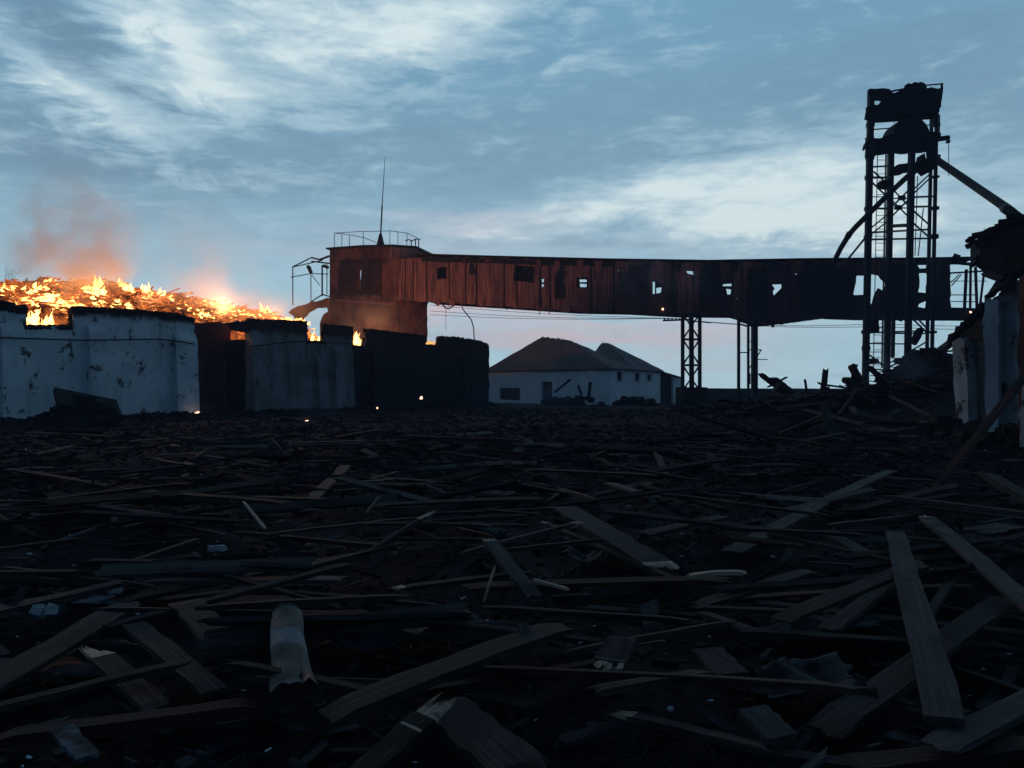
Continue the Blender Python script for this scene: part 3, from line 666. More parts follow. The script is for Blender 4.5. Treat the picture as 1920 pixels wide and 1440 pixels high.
# charred, crumbled brick rim along the top of each stretch of wall, dipping into the broken notches
rr = random.Random(5)
NOTCH = ((46, 138, 613), (574.8, 609, 641), (661, 688, 650), (797, 826, 648))
for wpart, wa, wb in zip(FW, (-60, 468, 575, 661), (366, 574, 660, 917)):
    mb = MB(); px = wa
    while px < wb:
        y = wall_top(px)
        for (a, b, y0) in NOTCH:
            if a + 1 < px < b - 1: y = y0
        t, z = WALL.hit(px, y); h = rr.uniform(.04, .20) * (2.6 if px < 45 else 1.); mb.rock(WALL.w(t, z + h * .2 - .05 - (.25 if px < 45 else 0), .10 + rr.uniform(-.1, .2)), (rr.uniform(.15, .30), .26, h + .08), rr); px += 1.5 if px < 500 else 1.
    for (a, b, y0) in NOTCH:
        for x in (a, b):
            if wa - 2 <= x <= wb + 2:
                for i in range(7):
                    t, z = WALL.hit(x, y0 + (wall_top(x) - y0) * i / 6.5); mb.rock(WALL.w(t, z, .2), (.20, .44, .30), rr)
    mb.build('charred_rim', M['black'], wpart)
# buttresses
for px, wpx, m, h in ((20, 44, 'plaster', 5.0), (178, 30, 'plaster', 5.1), (345, 40, 'plaster', 5.0), (481, 24, 'plaster_grey', 4.9), (600, 16, 'plaster_grey', 3.9), (640, 34, 'plaster_grey', 4.7), (720, 50, 'soot', 4.9), (885, 40, 'soot', 4.7)):
    t0, _ = WALL.hit(px - wpx / 2, 700); t1, _ = WALL.hit(px + wpx / 2, 700); mb = MB()
    vs = [WALL.w(t0, -.3, -.55), WALL.w(t1, -.3, -.55), WALL.w(t1, -.3, -.002), WALL.w(t0, -.3, -.002), WALL.w(t0, h - .5, -.30), WALL.w(t1, h - .5, -.30), WALL.w(t1, h, -.002), WALL.w(t0, h, -.002)]
    mb.add(vs, [(0, 3, 2, 1), (0, 1, 5, 4), (1, 2, 6, 5), (3, 0, 4, 7), (4, 5, 6, 7)]); mb.build('buttress', M[m], GR)
# doorway reveal: side walls going in, inner partition, lintel stub
for px, sg in ((368, -1), (467, 1)):
    t, _ = WALL.hit(px, 700); mb = MB()
    mb.box((WALL.w(t + .15 * sg, 2.3, 1.75)), (.3, 2.4, 5.0), Matrix.Rotation(math.atan2(WALL.d.y, WALL.d.x), 3, 'Z')); mb.build('door_reveal', M['soot'], GR)
mb = MB(); t0, _ = WALL.hit(340, 700); t1, _ = WALL.hit(500, 700)
slab(mb, WALL, [(340, 790), (500, 790), (500, 600), (468, 603), (440, 606), (400, 604), (380, 607), (340, 600)], (), .4, 2.4, .4, .08); mb.build('inner_wall', M['rustwall'], GR)
mb = MB(); slab(mb, WALL, [(432, 604), (466, 601), (466, 622), (440, 618)], (), .4, .05, .25, .06); mb.build('lintel_stub', M['soot'], GR)
# back and end walls
mb = MB(); t1 = WALL.hit(917, 700)[0]
slab(mb, WALL, [(-6, -.3), (t1, -.3), (t1, 4.0), (t1 - 8, 4.4), (t1 - 14, 4.0), (20, 4.6), (-6, 4.6)], (), .5, 14., .5, .12, pxs=False); mb.build('back_wall', M['soot'], GR)
mb = MB(); Rz = Matrix.Rotation(math.atan2(WALL.d.y, WALL.d.x), 3, 'Z')
for i in range(26): mb.box(WALL.w(t1 - .25, 2.2 + rr.uniform(-.15, .15), .8 + i * .51), (.5, .5, 5.0), Rz)
mb.build('end_wall', M['soot'], GR)
# string course cable on the wall
pts = [(-60, 632), (0, 633), (60, 635), (150, 638), (240, 637), (300, 636), (335, 640), (364, 645)]
mb = MB(); mb.tube([WALL.p(x, y, -.62) for x, y in pts], .045, 6); tag(mb.build('wall_cable', M['black']), 'thin dark cable sagging along the white wall at upper height', 'cable')
mb = MB(); mb.tube([WALL.p(x, y, -.62) for x, y in [(470, 650), (500, 646), (540, 641), (575, 640), (660, 644)]], .045, 6); tag(mb.build('wall_cable', M['black']), 'thin dark cable on the grey wall right of the doorway', 'cable')
# dark skirting rubble along the wall foot
mb = MB(); rr = random.Random(8)
for i in range(900):
    t = rr.uniform(-3, t1); o_ = -abs(rr.gauss(0, .8)) - .25; h = max(.08, .30 - .2 * abs(o_)) * rr.uniform(.4, 1.2)
    q = WALL.w(t, 0, o_); mb.rock(q + Vector((0, 0, gz(q.x, q.y) + h * .35)), (rr.uniform(.3, .9), rr.uniform(.3, .6), h), rr)
tag(mb.build('fallen_masonry', M['black']), 'black crumbled masonry and ash banked along the foot of the granary wall', 'rubble', kind='stuff')
# heap with tipped slab in front of the white wall
hp = P(158, 775, 36.5); mb = MB(); rr = random.Random(11); n = 30
vs = []; fs = []
for j in range(n + 1):
    for i in range(n + 1):
        u, v = i / n * 2 - 1, j / n * 2 - 1; r_ = math.hypot(u, v)
        h = 1.25 * max(0, 1 - r_ ** 1.6) ** .8 * (1 + .35 * noise.noise(Vector((u * 2.5, v * 2.5, 4)))) - .15
        vs.append((hp.x + u * 2.1, hp.y + v * 1.8, gz(hp.x, hp.y) + h))
fs = [(j * (n + 1) + i, j * (n + 1) + i + 1, (j + 1) * (n + 1) + i + 1, (j + 1) * (n + 1) + i) for j in range(n) for i in range(n)]
mb.add(vs, fs)
for _ in range(60):
    a, r_ = rr.uniform(0, 6.28), rr.uniform(.2, 2.); mb.rock((hp.x + math.cos(a) * r_, hp.y - abs(math.sin(a)) * r_ * .8, 1.15 * max(0, 1 - r_ / 2.1) + .05), (.4, .4, .3), rr)
hb = thing('rubble_heap', 'black rubble heap with a tipped slab on top in front of the white wall', 'heap', (hp.x, hp.y, 0)); mb.build('heap', M['black'], hb)
mb = MB(); a, b = P(104, 745, 35.6), P(222, 768, 37.4); mb.beam(a, b, 1.6, .22, up=(.1, -.5, .9)); mb.build('slab', M['black'], hb)

# ------------------------------------------------------------------ burning heap inside the granary
RID = [(-120, 522), (0, 531), (60, 527), (120, 526), (180, 529), (230, 536), (290, 548), (330, 553), (380, 563), (440, 577), (500, 586), (550, 594), (600, 610), (640, 640)]
ridge = [WALL.hit(x, y, 8.) for x, y in RID]
def interp(T, t):
    if t <= T[0][0]: return T[0][1]
    for (a, za), (b, zb) in zip(T, T[1:]):
        if t <= b: return za + (zb - za) * (t - a) / (b - a)
    return T[-1][1]
DOOR0, DOOR1 = WALL.hit(360, 700)[0], WALL.hit(474, 700)[0]
def heap_z(t, o_):
    zr = interp(ridge, t); z0 = 4.35 if t < 33 else 3.9
    if t > 34: z0 = 3.9 - .05 * (t - 34)
    if o_ < 8: k = max(0, (o_ - .6) / 7.4); z = z0 + (zr - z0) * (k ** .8)
    else: k = (o_ - 8) / 6; z = zr - (zr - 3.2) * k ** 1.5
    if DOOR0 < t < DOOR1 and o_ < 2.8: return -1.5
    v = Vector((t * .9, o_ * .9, 1.))
    return z + .20 * noise.noise(v) + .14 * noise.noise(v * 3.1) + .05 * noise.noise(v * 9) - (0 if o_ < 12 else .3)
mb = MB(); vs = []; nt, no = 260, 50; T0, T1 = -7., WALL.hit(655, 600)[0] - 1
for i in range(nt + 1):
    for j in range(no + 1):
        t = T0 + (T1 - T0) * i / nt; o_ = .6 + 13. * j / no; vs.append(WALL.w(t, heap_z(t, o_), o_))
fs = [(i * (no + 1) + j, (i + 1) * (no + 1) + j, (i + 1) * (no + 1) + j + 1, i * (no + 1) + j + 1) for i in range(nt) for j in range(no)]
mb.add(vs, fs, False)
# charred lumps and beam ends on the heap
rr = random.Random(12)
for _ in range(1500):
    t, o_ = rr.uniform(T0, T1), rr.uniform(.8, 9.5); z = heap_z(t, o_); s_ = rr.uniform(.12, .45)
    if rr.random() < .5: mb.rock(WALL.w(t, z, o_), (s_, s_ * .7, s_ * .5), rr)
    else:
        a = rr.uniform(-.9, .9); d = Vector((math.cos(a), math.sin(a), rr.uniform(-.3, .35))) * rr.uniform(.3, .9); c = WALL.w(t, z + .08, o_); mb.beam(c - d, c + d, .08, .07)
# the doorway bay stays lower: heap is cut by partitions
tag(mb.build('burning_heap', M['ember']), 'great glowing heap of burning grain and roof debris heaped inside the granary', 'burning heap', kind='stuff')

def tongue(mb, base, h, r, rr, lean=None):
    lean = lean or Vector((rr.uniform(-.25, .35), rr.uniform(-.2, .2), 0)); n, k = 7, 8; vs = []; ph = rr.uniform(0, 9)
    for i in range(n + 1):
        t = i / n; rad = r * (math.sin(math.pi * min(1, t * .85 + .22)) ** .8) * (1 - t) ** .35 if i < n else .004
        c = base + lean * h * t * t + Vector((math.sin(ph + t * 6) * r * .35, 0, h * t - r * .3))
        for j in range(k):
            a = 2 * math.pi * j / k; q = rad * (1 + .75 * noise.noise(Vector((math.cos(a) * 1.3, math.sin(a) * 1.3 + t * 3.5, ph))))
            vs.append(c + Vector((math.cos(a) * q, math.sin(a) * q, 0)))
    fs = [(i * k + j, i * k + (j + 1) % k, (i + 1) * k + (j + 1) % k, (i + 1) * k + j) for i in range(n) for j in range(k)]
    fs.append(tuple(range(k))[::-1]); mb.add(vs, fs, True)
def fire(label, spots, m='flame', seed=1, name='fire'):
    rr = random.Random(seed); mb = MB()
    for (t, o_, n, sp, so_, h, r) in spots:
        for _ in range(n):
            tt, oo = t + rr.gauss(0, sp), o_ + rr.gauss(0, so_)
            z = heap_z(tt, max(.7, oo)); q_ = rr.choice((.45, .6, .8, 1.1)); tongue(mb, WALL.w(tt, z - .05, max(.7, oo)), h * q_ * rr.uniform(.7, 1.2), r * rr.uniform(.8, 1.7) * (1.3 if q_ < .7 else 1), rr)
    return tag(mb.build(name, M[m]), label, 'fire', 'fires burning in the granary', 'stuff')
def on_heap(px, py):
    """point of the heap surface seen at this picture position"""
    lo = None
    for i in range(90):
        o_ = .7 + i * .09; t, z = WALL.hit(px, py, o_)
        if z <= heap_z(t, o_): return t, o_
        lo = (t, o_)
    return WALL.hit(px, py, 8.)[0], 8.
def fspots(L):
    o = []
    for (px, py, n, spx, h, r) in L:
        t, oo = on_heap(px, py); o.append((t, oo, n, spx, .25, h, r))
    return o
fire('low flames along the heap top at the left edge of the picture', fspots([(10, 540, 8, .5, .30, .13), (30, 556, 8, .45, .26, .12), (52, 545, 8, .3, .55, .14), (75, 545, 12, .45, .4, .14), (80, 552, 8, .4, .3, .12), (95, 528, 5, .3, .22, .1)]), seed=1)
fire('brightest yellow white patch of fire low on the heap above the notch', fspots([(98, 562, 24, .40, .42, .32), (112, 567, 26, .45, .40, .34), (128, 570, 16, .4, .32, .26), (90, 560, 6, .3, .2, .12), (63, 572, 5, .15, .3, .12)]), seed=2)
fire('flames filling the broken notch in the white wall', [(WALL.hit(x, 600, .8)[0], .85, n, .16, .08, h, .22) for x, n, h in ((50, 12, 1.25), (56, 11, 1.1), (63, 10, .95), (72, 10, .8), (82, 10, 1.0), (91, 11, 1.15), (100, 9, .9), (107, 6, .6))], seed=3)
fire('tall bright double flame on the heap crest', fspots([(183, 545, 9, .10, 1.0, .22), (165, 548, 8, .22, .65, .2), (160, 545, 5, .2, .45, .16), (240, 545, 7, .22, .6, .17)]), seed=4)
fire('long band of flame right behind the white wall rim', fspots([(195, 568, 9, .35, .28, .14), (210, 570, 9, .4, .3, .15), (225, 572, 8, .4, .26, .13), (182, 573, 6, .25, .2, .13), (245, 578, 4, .3, .14, .1), (285, 582, 4, .25, .2, .09)]), seed=5)
fire('leaning flames on the crest right of the tall double flame', fspots([(272, 547, 6, .12, .75, .14), (283, 552, 5, .15, .3, .12), (302, 553, 6, .15, .5, .13), (314, 557, 7, .15, .45, .14), (355, 560, 3, .15, .25, .1)]), seed=6)
fire('scattered small flames over the middle of the heap', fspots([(340, 568, 4, .3, .16, .08), (365, 575, 4, .3, .2, .08), (385, 592, 9, .35, .35, .12), (400, 575, 10, .45, .4, .12), (425, 580, 10, .5, .4, .12), (372, 594, 5, .4, .3, .1), (415, 595, 6, .5, .25, .1), (440, 590, 12, .6, .34, .14), (350, 580, 6, .5, .24, .12), (405, 585, 12, .7, .3, .13)]), seed=7)
fire('row of small flames at the far right end of the heap', fspots([(470, 592, 14, .7, .34, .14), (510, 594, 12, .7, .3, .13), (540, 598, 12, .6, .34, .13), (563, 602, 10, .4, .36, .13), (498, 588, 6, .2, .7, .13), (485, 598, 7, .5, .25, .1), (520, 600, 6, .6, .25, .1), (545, 602, 5, .5, .3, .1), (560, 606, 5, .4, .3, .1)]), seed=8)
fire('flames seen through the gap at the corner of the grey wall', [(WALL.hit(x, 600, 1.)[0], 1.0, n, .18, .1, h, .17) for x, n, h in ((581, 6, .9), (589, 7, 1.3), (598, 6, 1.1), (604, 4, .7))], seed=9)
def fire2(label, pts, m, seed, off):
    rr = random.Random(seed); mb = MB()
    for (px, py, n, sx, h, r) in pts:
        t, z = WALL.hit(px, py, off)
        for _ in range(n): tongue(mb, WALL.w(t + rr.gauss(0, sx), z + rr.gauss(0, .06), off + rr.gauss(0, .1)), h * rr.uniform(.5, 1.3), r * rr.uniform(.6, 1.2), rr)
    tag(mb.build('fire', M[m]), label, 'fire', 'fires burning in the granary', 'stuff')
fire2('narrow flame in the gap before the red head house', [(668, 646, 7, .12, 1.0, .18), (674, 650, 6, .18, .8, .18), (680, 652, 5, .18, .5, .14)], 'flame', 10, 1.)
fire2('dull orange fire filling the last gap of the black wall', [(803, 650, 8, .2, .55, .25), (812, 650, 8, .25, .5, .25), (820, 650, 7, .2, .45, .22)], 'flame_red', 11, 1.1)
# fire light (lamps inside the flames)
def glow(px, py, off, power, r=.25, colr=(1., .42, .16)):
    ld = bpy.data.lights.new('fire_light', 'POINT'); lo = bpy.data.objects.new('fire_light', ld); col.objects.link(lo)
    ld.energy = power; ld.shadow_soft_size = r; ld.color = colr; lo.location = WALL.p(px, py, off)
glow(180, 536, 6.5, 1500); glow(110, 560, 4.0, 600); glow(280, 545, 6.0, 700); glow(420, 574, 5., 1400); glow(520, 585, 5., 1500)
glow(672, 640, 1.3, 520); glow(592, 622, 2.2, 350); glow(810, 640, 1.6, 160)
glow(700, 662, 5.5, 1100, .3)

# ------------------------------------------------------------------ red head house at the left end of the gallery
HA = Plane(614, 84., 745, 78.)      # left face, turned away to the left
HB = Plane(745, 78., 803, 81.)      # right face
HH = thing('head_house', 'tall rust red head house with fire glowing at its foot', 'building', HA.w(5, 0))
mb = MB(); slab(mb, HA, [(618, 720), (745, 730), (745, 462), (715, 459), (670, 461), (618, 466)], [[(670, 507), (677, 505), (676, 533), (671, 536)], [(668, 498), (671, 498), (671, 502), (668, 502)]], .4, 0, .6, .03)
mb.build('wall', M['rustwall'], HH)
mb = MB(); slab(mb, HB, [(745.5, 730), (802, 725), (801, 570), (804, 566), (803, 482), (745.5, 482)], (), .4, 0, .5, .05); mb.build('wall', M['rustwall'], HH)
# dark recessed upper window field
mb = MB(); slab(mb, HA, [(634, 552), (716, 556), (717, 484), (636, 486)], [[(669, 540), (678, 541), (678, 500), (669, 500)]], .05, -.055, .4, .16); mb.build('scorched_panel', M['scorched'], HH)
mb = MB(); slab(mb, HA, [(628, 561), (740, 568), (740, 572), (628, 565)], (), .15, -.155); mb.build('ledge', M['rust'], HH)
# roof: overhanging flat sheet, then a curved slope to the gallery
mb = MB()
def sheet_quad(mb, a, b, c, d, t=.15):
    up = Vector((0, 0, t)); mb.add([a, b, c, d, a + up, b + up, c + up, d + up], [(3, 2, 1, 0), (4, 5, 6, 7), (0, 1, 5, 4), (1, 2, 6, 5), (2, 3, 7, 6), (3, 0, 4, 7)])
L0 = HA.p(611, 467, -.5); L1 = HA.p(680, 462, -.5); L2 = HA.p(735, 461, -.5); L3 = HB.p(781, 464, -.3); L4 = HB.p(808, 481, -.3); bk = Vector((1.5, 7, 0))
for a, b in ((L0, L1), (L1, L2), (L2, L3), (L3, L4)): sheet_quad(mb, a, b, b + bk + Vector((0, 0, .15)), a + bk + Vector((0, 0, .15)))
mb.build('roof', M['soot_steel'], HH)
mb = MB(); slab(mb, HB, [(735, 463), (781, 466), (806, 482), (735, 483)], (), .3, -.12, .5, .02); mb.build('gable_panel', M['rust'], HH)
# roof vent and aerial
mb = MB(); q = P(713.5, 459, 80.5); mb.tube([q, q + Vector((0, 0, .35)), q + Vector((0, 0, .8)), q + Vector((0, 0, 1.15))], .42, 10, r1=.12); mb.build('roof_vent', M['soot_steel'], HH)
ae = thing('aerial_mast', 'tall thin aerial rod rising from the head house roof', 'aerial', P(713.5, 446, 80.5))
mb = MB(); mb.tube([P(713.5, 446, 80.5), P(716.5, 385, 80.5)], .075, 6); mb.build('mast', M['soot_steel'], ae)
mb = MB(); mb.tube([P(716.5, 385, 80.5), P(722, 293, 80.5)], .05, 5, r1=.02); mb.build('tip_rod', M['soot_steel'], ae)
# roof railing
rl = thing('roof_railing', 'thin bent pipe railing round the head house roof', 'railing', P(700, 460, 80))
Yr = lambda px: 84 - 6 * (px - 614) / 131 if px < 745 else 78 + 3 * (px - 745) / 58
top = [(627, 437), (655, 440), (684, 446), (706, 455)]; bkt = [(627, 437), (680, 434), (735, 433), (763, 437), (790, 450)]
mb = MB(); mb.tube([P(x, y, 82.5) for x, y in top], .035, 5); mb.build('rail', M['soot_steel'], rl)
mb = MB(); mb.tube([P(x, y, 84.5) for x, y in bkt], .035, 5); mb.build('rail', M['soot_steel'], rl)
mb = MB(); mb.tube([P(x, y, 80.) for x, y in [(760, 452), (766, 449), (772, 452), (780, 448), (784, 449)]], .06, 5); mb.build('rail', M['soot_steel'], rl)
for x, y0, y1, Y in ((627, 437, 466, 82.5), (641, 439, 464, 82.5), (655, 440, 463, 82.5), (681, 435, 462, 84), (731, 433, 462, 84), (746, 435, 461, 84), (763, 438, 463, 84), (771, 450, 464, 80), (779, 448, 466, 80), (785, 449, 468, 80)):
    mb = MB(); mb.tube([P(x, y0, Y), P(x, y1, Y)], .035 if Y > 81 else .06, 5); mb.build('post', M['soot_steel'], rl)
# scorched porch frame on the left of the head house
po = thing('porch_frame', 'burnt out skeleton of a pipe framed porch left of the head house', 'frame', P(580, 560, 84))
for i, (a, b, r_) in enumerate([((549, 500), (549, 572), .06), ((548, 501), (584, 483), .07), ((548, 501), (605, 488), .06), ((584, 483), (600, 487), .09), ((600, 487), (618, 480), .12), ((584, 490), (618, 494), .08), ((545, 520), (582, 513), .05), ((582, 513), (616, 514), .05),
        ((583, 500), (583, 566), .05), ((585, 516), (600, 535), .04), ((604, 497), (604, 555), .09), ((613, 492), (613, 552), .05), ((583, 566), (605, 552), .07), ((605, 552), (618, 556), .07), ((577, 498), (584, 512), .20), ((606, 498), (616, 502), .18)]):
    mb = MB(); mb.tube([P(*a, 84), P(*b, 84)], r_, 5); mb.build('pipe', M['soot_steel'], po)
mb = MB(); PP = Plane(540, 83.5, 620, 83.); slab(mb, PP, [(540, 586), (546, 579), (570, 570), (618, 558), (620, 640), (604, 640), (600, 600), (607, 590), (615, 584), (612, 575), (596, 578), (586, 582), (568, 596), (566, 610), (556, 608), (550, 592)], (), .3, 0, .35, .08); mb.build('sagging_roof', M['rustwall'], po)

# ------------------------------------------------------------------ elevated gallery
GP = Plane(738, 78., 1850, 69.)
GA = thing('conveyor_gallery', 'long elevated conveyor gallery clad in rusted corrugated sheets, burnt through with holes', 'gallery', GP.w(25, 6))
def hole(*p): return list(p)
front_top = [(1782, 486), (1700, 487), (1620, 488), (1500, 489), (1330, 492), (1130, 489), (930, 484), (808, 481), (747, 484)]
front_bot = [(747, 562), (803, 566), (930, 574), (1010, 580), (1080, 584), (1180, 586), (1270, 591), (1368, 592), (1388, 603), (1420, 612), (1500, 603), (1535, 597), (1560, 595), (1620, 596), (1782, 597)]
H1 = [hole((820, 503), (838, 501), (837, 523), (819, 524)), hole((965, 498), (1002, 499), (1000, 530), (963, 528)),
      hole((1015, 522), (1020, 521), (1020, 540), (1015, 540)), hole((1080, 520), (1104, 521), (1104, 541), (1081, 540)),
      hole((1222, 526), (1232, 525), (1243, 536), (1244, 552), (1222, 553)), hole((1286, 508), (1300, 509), (1303, 515), (1288, 514)),
      hole((1354, 531), (1372, 531), (1371, 553), (1363, 553), (1356, 541)), hole((1446, 532), (1467, 532), (1465, 552), (1450, 554)),
      hole((1606, 516), (1624, 517), (1625, 555), (1612, 556), (1596, 551), (1601, 540)), hole((1631, 514), (1648, 515), (1660, 531), (1658, 545), (1644, 541), (1637, 560), (1632, 574)),
      hole((1722, 497), (1738, 496), (1737, 504), (1723, 504)), hole((1724, 514), (1738, 513), (1738, 548), (1722, 548)), hole((1722, 568), (1737, 566), (1733, 576), (1722, 577)),
      hole((1640, 500), (1644, 500), (1644, 504), (1640, 504)), hole((1518, 506), (1523, 506), (1523, 510), (1518, 510)), hole((1317, 508), (1321, 508), (1321, 511), (1317, 511))]
rr = random.Random(34); HS = []
for hx, hy in ((1052, 507), (1126, 531), (1160, 508), (1196, 545), (1338, 507), (1410, 520), (1492, 514), (1545, 529), (1572, 505), (1690, 503), (1700, 520), (1766, 507), (1655, 566), (1588, 541), (1381, 560)):
    w_, h_ = rr.uniform(1.2, 3.), rr.uniform(1., 3.); HS.append([(hx - w_, hy + rr.uniform(0, h_)), (hx, hy + h_), (hx + w_, hy + rr.uniform(-1, 1)), (hx + rr.uniform(-1, 1), hy - h_)])
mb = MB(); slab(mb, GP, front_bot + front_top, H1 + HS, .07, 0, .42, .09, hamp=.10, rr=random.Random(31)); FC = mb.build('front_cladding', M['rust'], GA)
# the back side has its own, smaller openings
def shift(h, k=.0): return h
H2 = [hole((1016, 524), (1021, 523), (1021, 529), (1016, 529)), hole((1016, 533), (1020, 532), (1020, 538), (1016, 538)),
      hole((1087, 524), (1100, 524), (1100, 529), (1087, 529)), hole((1087, 532), (1100, 532), (1099, 538), (1088, 538)),
      hole((1224, 528), (1228, 528), (1228, 551), (1224, 551)), hole((1231, 540), (1240, 539), (1239, 549), (1231, 550)), hole((1285, 507), (1300, 509), (1302, 515), (1288, 513)),
      hole((1355, 532), (1372, 532), (1371, 537), (1355, 537)), hole((1362, 541), (1371, 543), (1370, 553), (1364, 552)), hole((1447, 533), (1467, 533), (1465, 540), (1457, 548), (1451, 554), (1449, 546), (1453, 541)),
      hole((1606, 516), (1624, 517), (1625, 552), (1600, 553), (1603, 538)), hole((1631, 514), (1648, 516), (1660, 532), (1658, 544), (1632, 572)),
      hole((1720, 495), (1740, 494), (1740, 505), (1720, 505)), hole((1722, 512), (1740, 512), (1740, 550), (1720, 550)), hole((1720, 566), (1739, 565), (1735, 578), (1720, 579)), hole((672, 505), (676, 505), (676, 532), (672, 532))]
H2 = H2[:-1] + HS[::2]
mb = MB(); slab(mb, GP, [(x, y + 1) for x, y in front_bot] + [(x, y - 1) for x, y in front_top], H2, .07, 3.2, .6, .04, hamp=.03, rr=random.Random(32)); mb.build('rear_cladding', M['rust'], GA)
# roof and floor decks
def deck(edge, dz, t, over, name, m):
    mb = MB(); q = [GP.hit(x, y) for x, y in edge]; q.sort()
    for (a, za), (b, zb) in zip(q, q[1:]):
        A, B_ = GP.w(a, za + dz, -over), GP.w(b, zb + dz, -over); C_, D_ = GP.w(b, zb + dz, 3.27 + over), GP.w(a, za + dz, 3.27 + over)
        sheet_quad(mb, A, B_, C_, D_, t)
    mb.build(name, m, GA)
deck([(780, 479), (808, 479.5), (930, 483), (1130, 488), (1330, 491), (1500, 488), (1620, 487), (1700, 487), (1830, 485)], .03, .12, .3, 'roof', M['soot_steel'])
deck([(1372, 592), (1270, 591), (1180, 586), (1080, 584), (930, 574), (803, 566)], .06, .14, -.12, 'floor', M['soot_steel'])
deck([(1560, 594), (1620, 596), (1850, 597)], .04, .16, -.12, 'floor', M['soot_steel'])
deck([(1372, 592), (1420, 604), (1500, 597), (1560, 594)], .08, .14, -.12, 'floor', M['soot_steel'])
# eaves band, dark, with gaps showing sky
mb = MB(); slab(mb, GP, [(790, 490), (950, 495), (1150, 500), (1150, 489.5), (930, 485), (790, 481)], [hole((866, 486), (873, 487), (873, 492), (868, 491)), hole((908, 486), (919, 487), (916, 491), (910, 491))], .05, -.055, .6, .05, hamp=.03); mb.build('eaves_band', M['soot_steel'], GA)
# hanging and missing panels, ribs between panels
rr = random.Random(33)
for px in (760, 775, 800, 842, 873, 893, 945, 968, 1012, 1030, 1108, 1150, 1205, 1260, 1300, 1345, 1390, 1430, 1480, 1540, 1590, 1665, 1690, 1765):
    t, z = GP.hit(px, 488); _, z2 = GP.hit(px, 575 if px < 1000 else 590); mb = MB(); mb.box(GP.w(t, (z + z2) / 2, -.05), (.07, .08, z - z2), Matrix.Rotation(math.atan2(GP.d.y, GP.d.x), 3, 'Z')); mb.build('rib', M['soot_steel'], FC)
for (a, b, y0, y1, m) in ((965, 1001, 494, 532, 'soot_steel'), (1160, 1212, 498, 560, 'soot_steel'), (878, 890, 495, 515, 'soot_steel'), (1042, 1058, 500, 560, 'soot_steel'), (1310, 1350, 500, 585, 'soot_steel'), (1400, 1440, 505, 596, 'soot_steel'), (1500, 1590, 500, 590, 'soot_steel'), (1666, 1716, 494, 592, 'soot_steel'),):
    if a == 965: continue
    mb = MB(); slab(mb, GP, [(a, y1), (b, y1 + 1), (b - 2, y0), (a + 1, y0)], (), .03, -.14, .35, .16); mb.build('loose_panel', M[m], FC)
rr = random.Random(36)
def edge_y(L, px):
    for (a, ya), (b, yb) in zip(L, L[1:]):
        if a <= px <= b: return ya + (yb - ya) * (px - a) / (b - a)
for px in (818, 846, 902, 938, 1020, 1066, 1098, 1136, 1192, 1226, 1262, 1352, 1470, 1534, 1601, 1648, 1690, 1770):
    y = edge_y(front_bot, px); w_ = rr.uniform(3, 9); d_ = rr.uniform(2, 7); k_ = rr.uniform(-4, 4)
    mb = MB(); slab(mb, GP, [(px - w_, y - 6), (px - w_ + k_, y + d_ * .5), (px + k_, y + d_), (px + w_ * .6 + k_, y + d_ * .3), (px + w_, y - 6)], (), .03, -.12, .3, .05, rr=rr); mb.build('torn_sheet', M['rust'], FC)
for px in (1010, 1046, 1088, 1122, 1172, 1214, 1272, 1330, 1378, 1446, 1512):
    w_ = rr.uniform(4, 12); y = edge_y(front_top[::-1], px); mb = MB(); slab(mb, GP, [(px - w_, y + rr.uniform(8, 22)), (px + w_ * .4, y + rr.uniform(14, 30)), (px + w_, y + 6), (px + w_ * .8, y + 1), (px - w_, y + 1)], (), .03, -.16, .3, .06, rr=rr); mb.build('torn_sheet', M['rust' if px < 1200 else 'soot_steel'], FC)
mb = MB(); slab(mb, GP, [(960, 532), (1004, 533), (1004, 494), (960, 492)], (), .03, .5, .5, .05); mb.build('inner_panel', M['black'], FC)
# torn end of the gallery: open frame towards the right block
for (a, b, w_) in [((1784, 492), (1848, 498), .26), ((1782, 512), (1850, 508), .14), ((1782, 586), (1850, 588), .9), ((1782, 553), (1832, 553), .07), ((1782, 565), (1832, 566), .06), ((1782, 527), (1850, 527), .04),
        ((1812, 505), (1808, 586), .22), ((1820, 492), (1819, 590), .16), ((1829, 500), (1832, 585), .2), ((1845, 512), (1836, 585), .14), ((1799, 514), (1783, 530), .05), ((1803, 514), (1784, 536), .05), ((1846, 512), (1872, 520), .08), ((1872, 522), (1850, 556), .1), ((1785, 484), (1806, 488), .35), ((1788, 478), (1800, 482), .3)]:
    mb = MB(); mb.beam(GP.p(*a, .3), GP.p(*b, .3), w_, .15, up=(0, 1, 0)); mb.build('frame_bar', M['soot_steel'], GA)
# glowing spots
for i, (q, r_, lab) in enumerate([(GP.p(1242, 580, -.12), .13, 'bright ember glowing at the lower edge of the gallery'), (GP.p(1820, 585, -.3), .11, 'bright ember at the right end of the gallery'),
      (WALL.p(370, 775, -1.), .15, 'ember glowing on the ground at the left of the doorway'), (P(575, 790, 41.), .08, 'ember glowing on the ground before the grey wall'), (P(790, 746, 60.), .13, 'ember glowing at the foot of the black wall'), (P(707, 765, 52.), .07, 'small faint ember on the ground left of the black wall')]):
    mb = MB(); r5 = random.Random(i)
    for _ in range(5): mb.rock(q + Vector((r5.uniform(-r_, r_) * .4, r5.uniform(-r_, r_) * .4, r5.uniform(-r_, r_) * .4)), (r_, r_, r_), r5)
    tag(mb.build('ember', M['spark']), lab, 'ember', 'glowing embers')

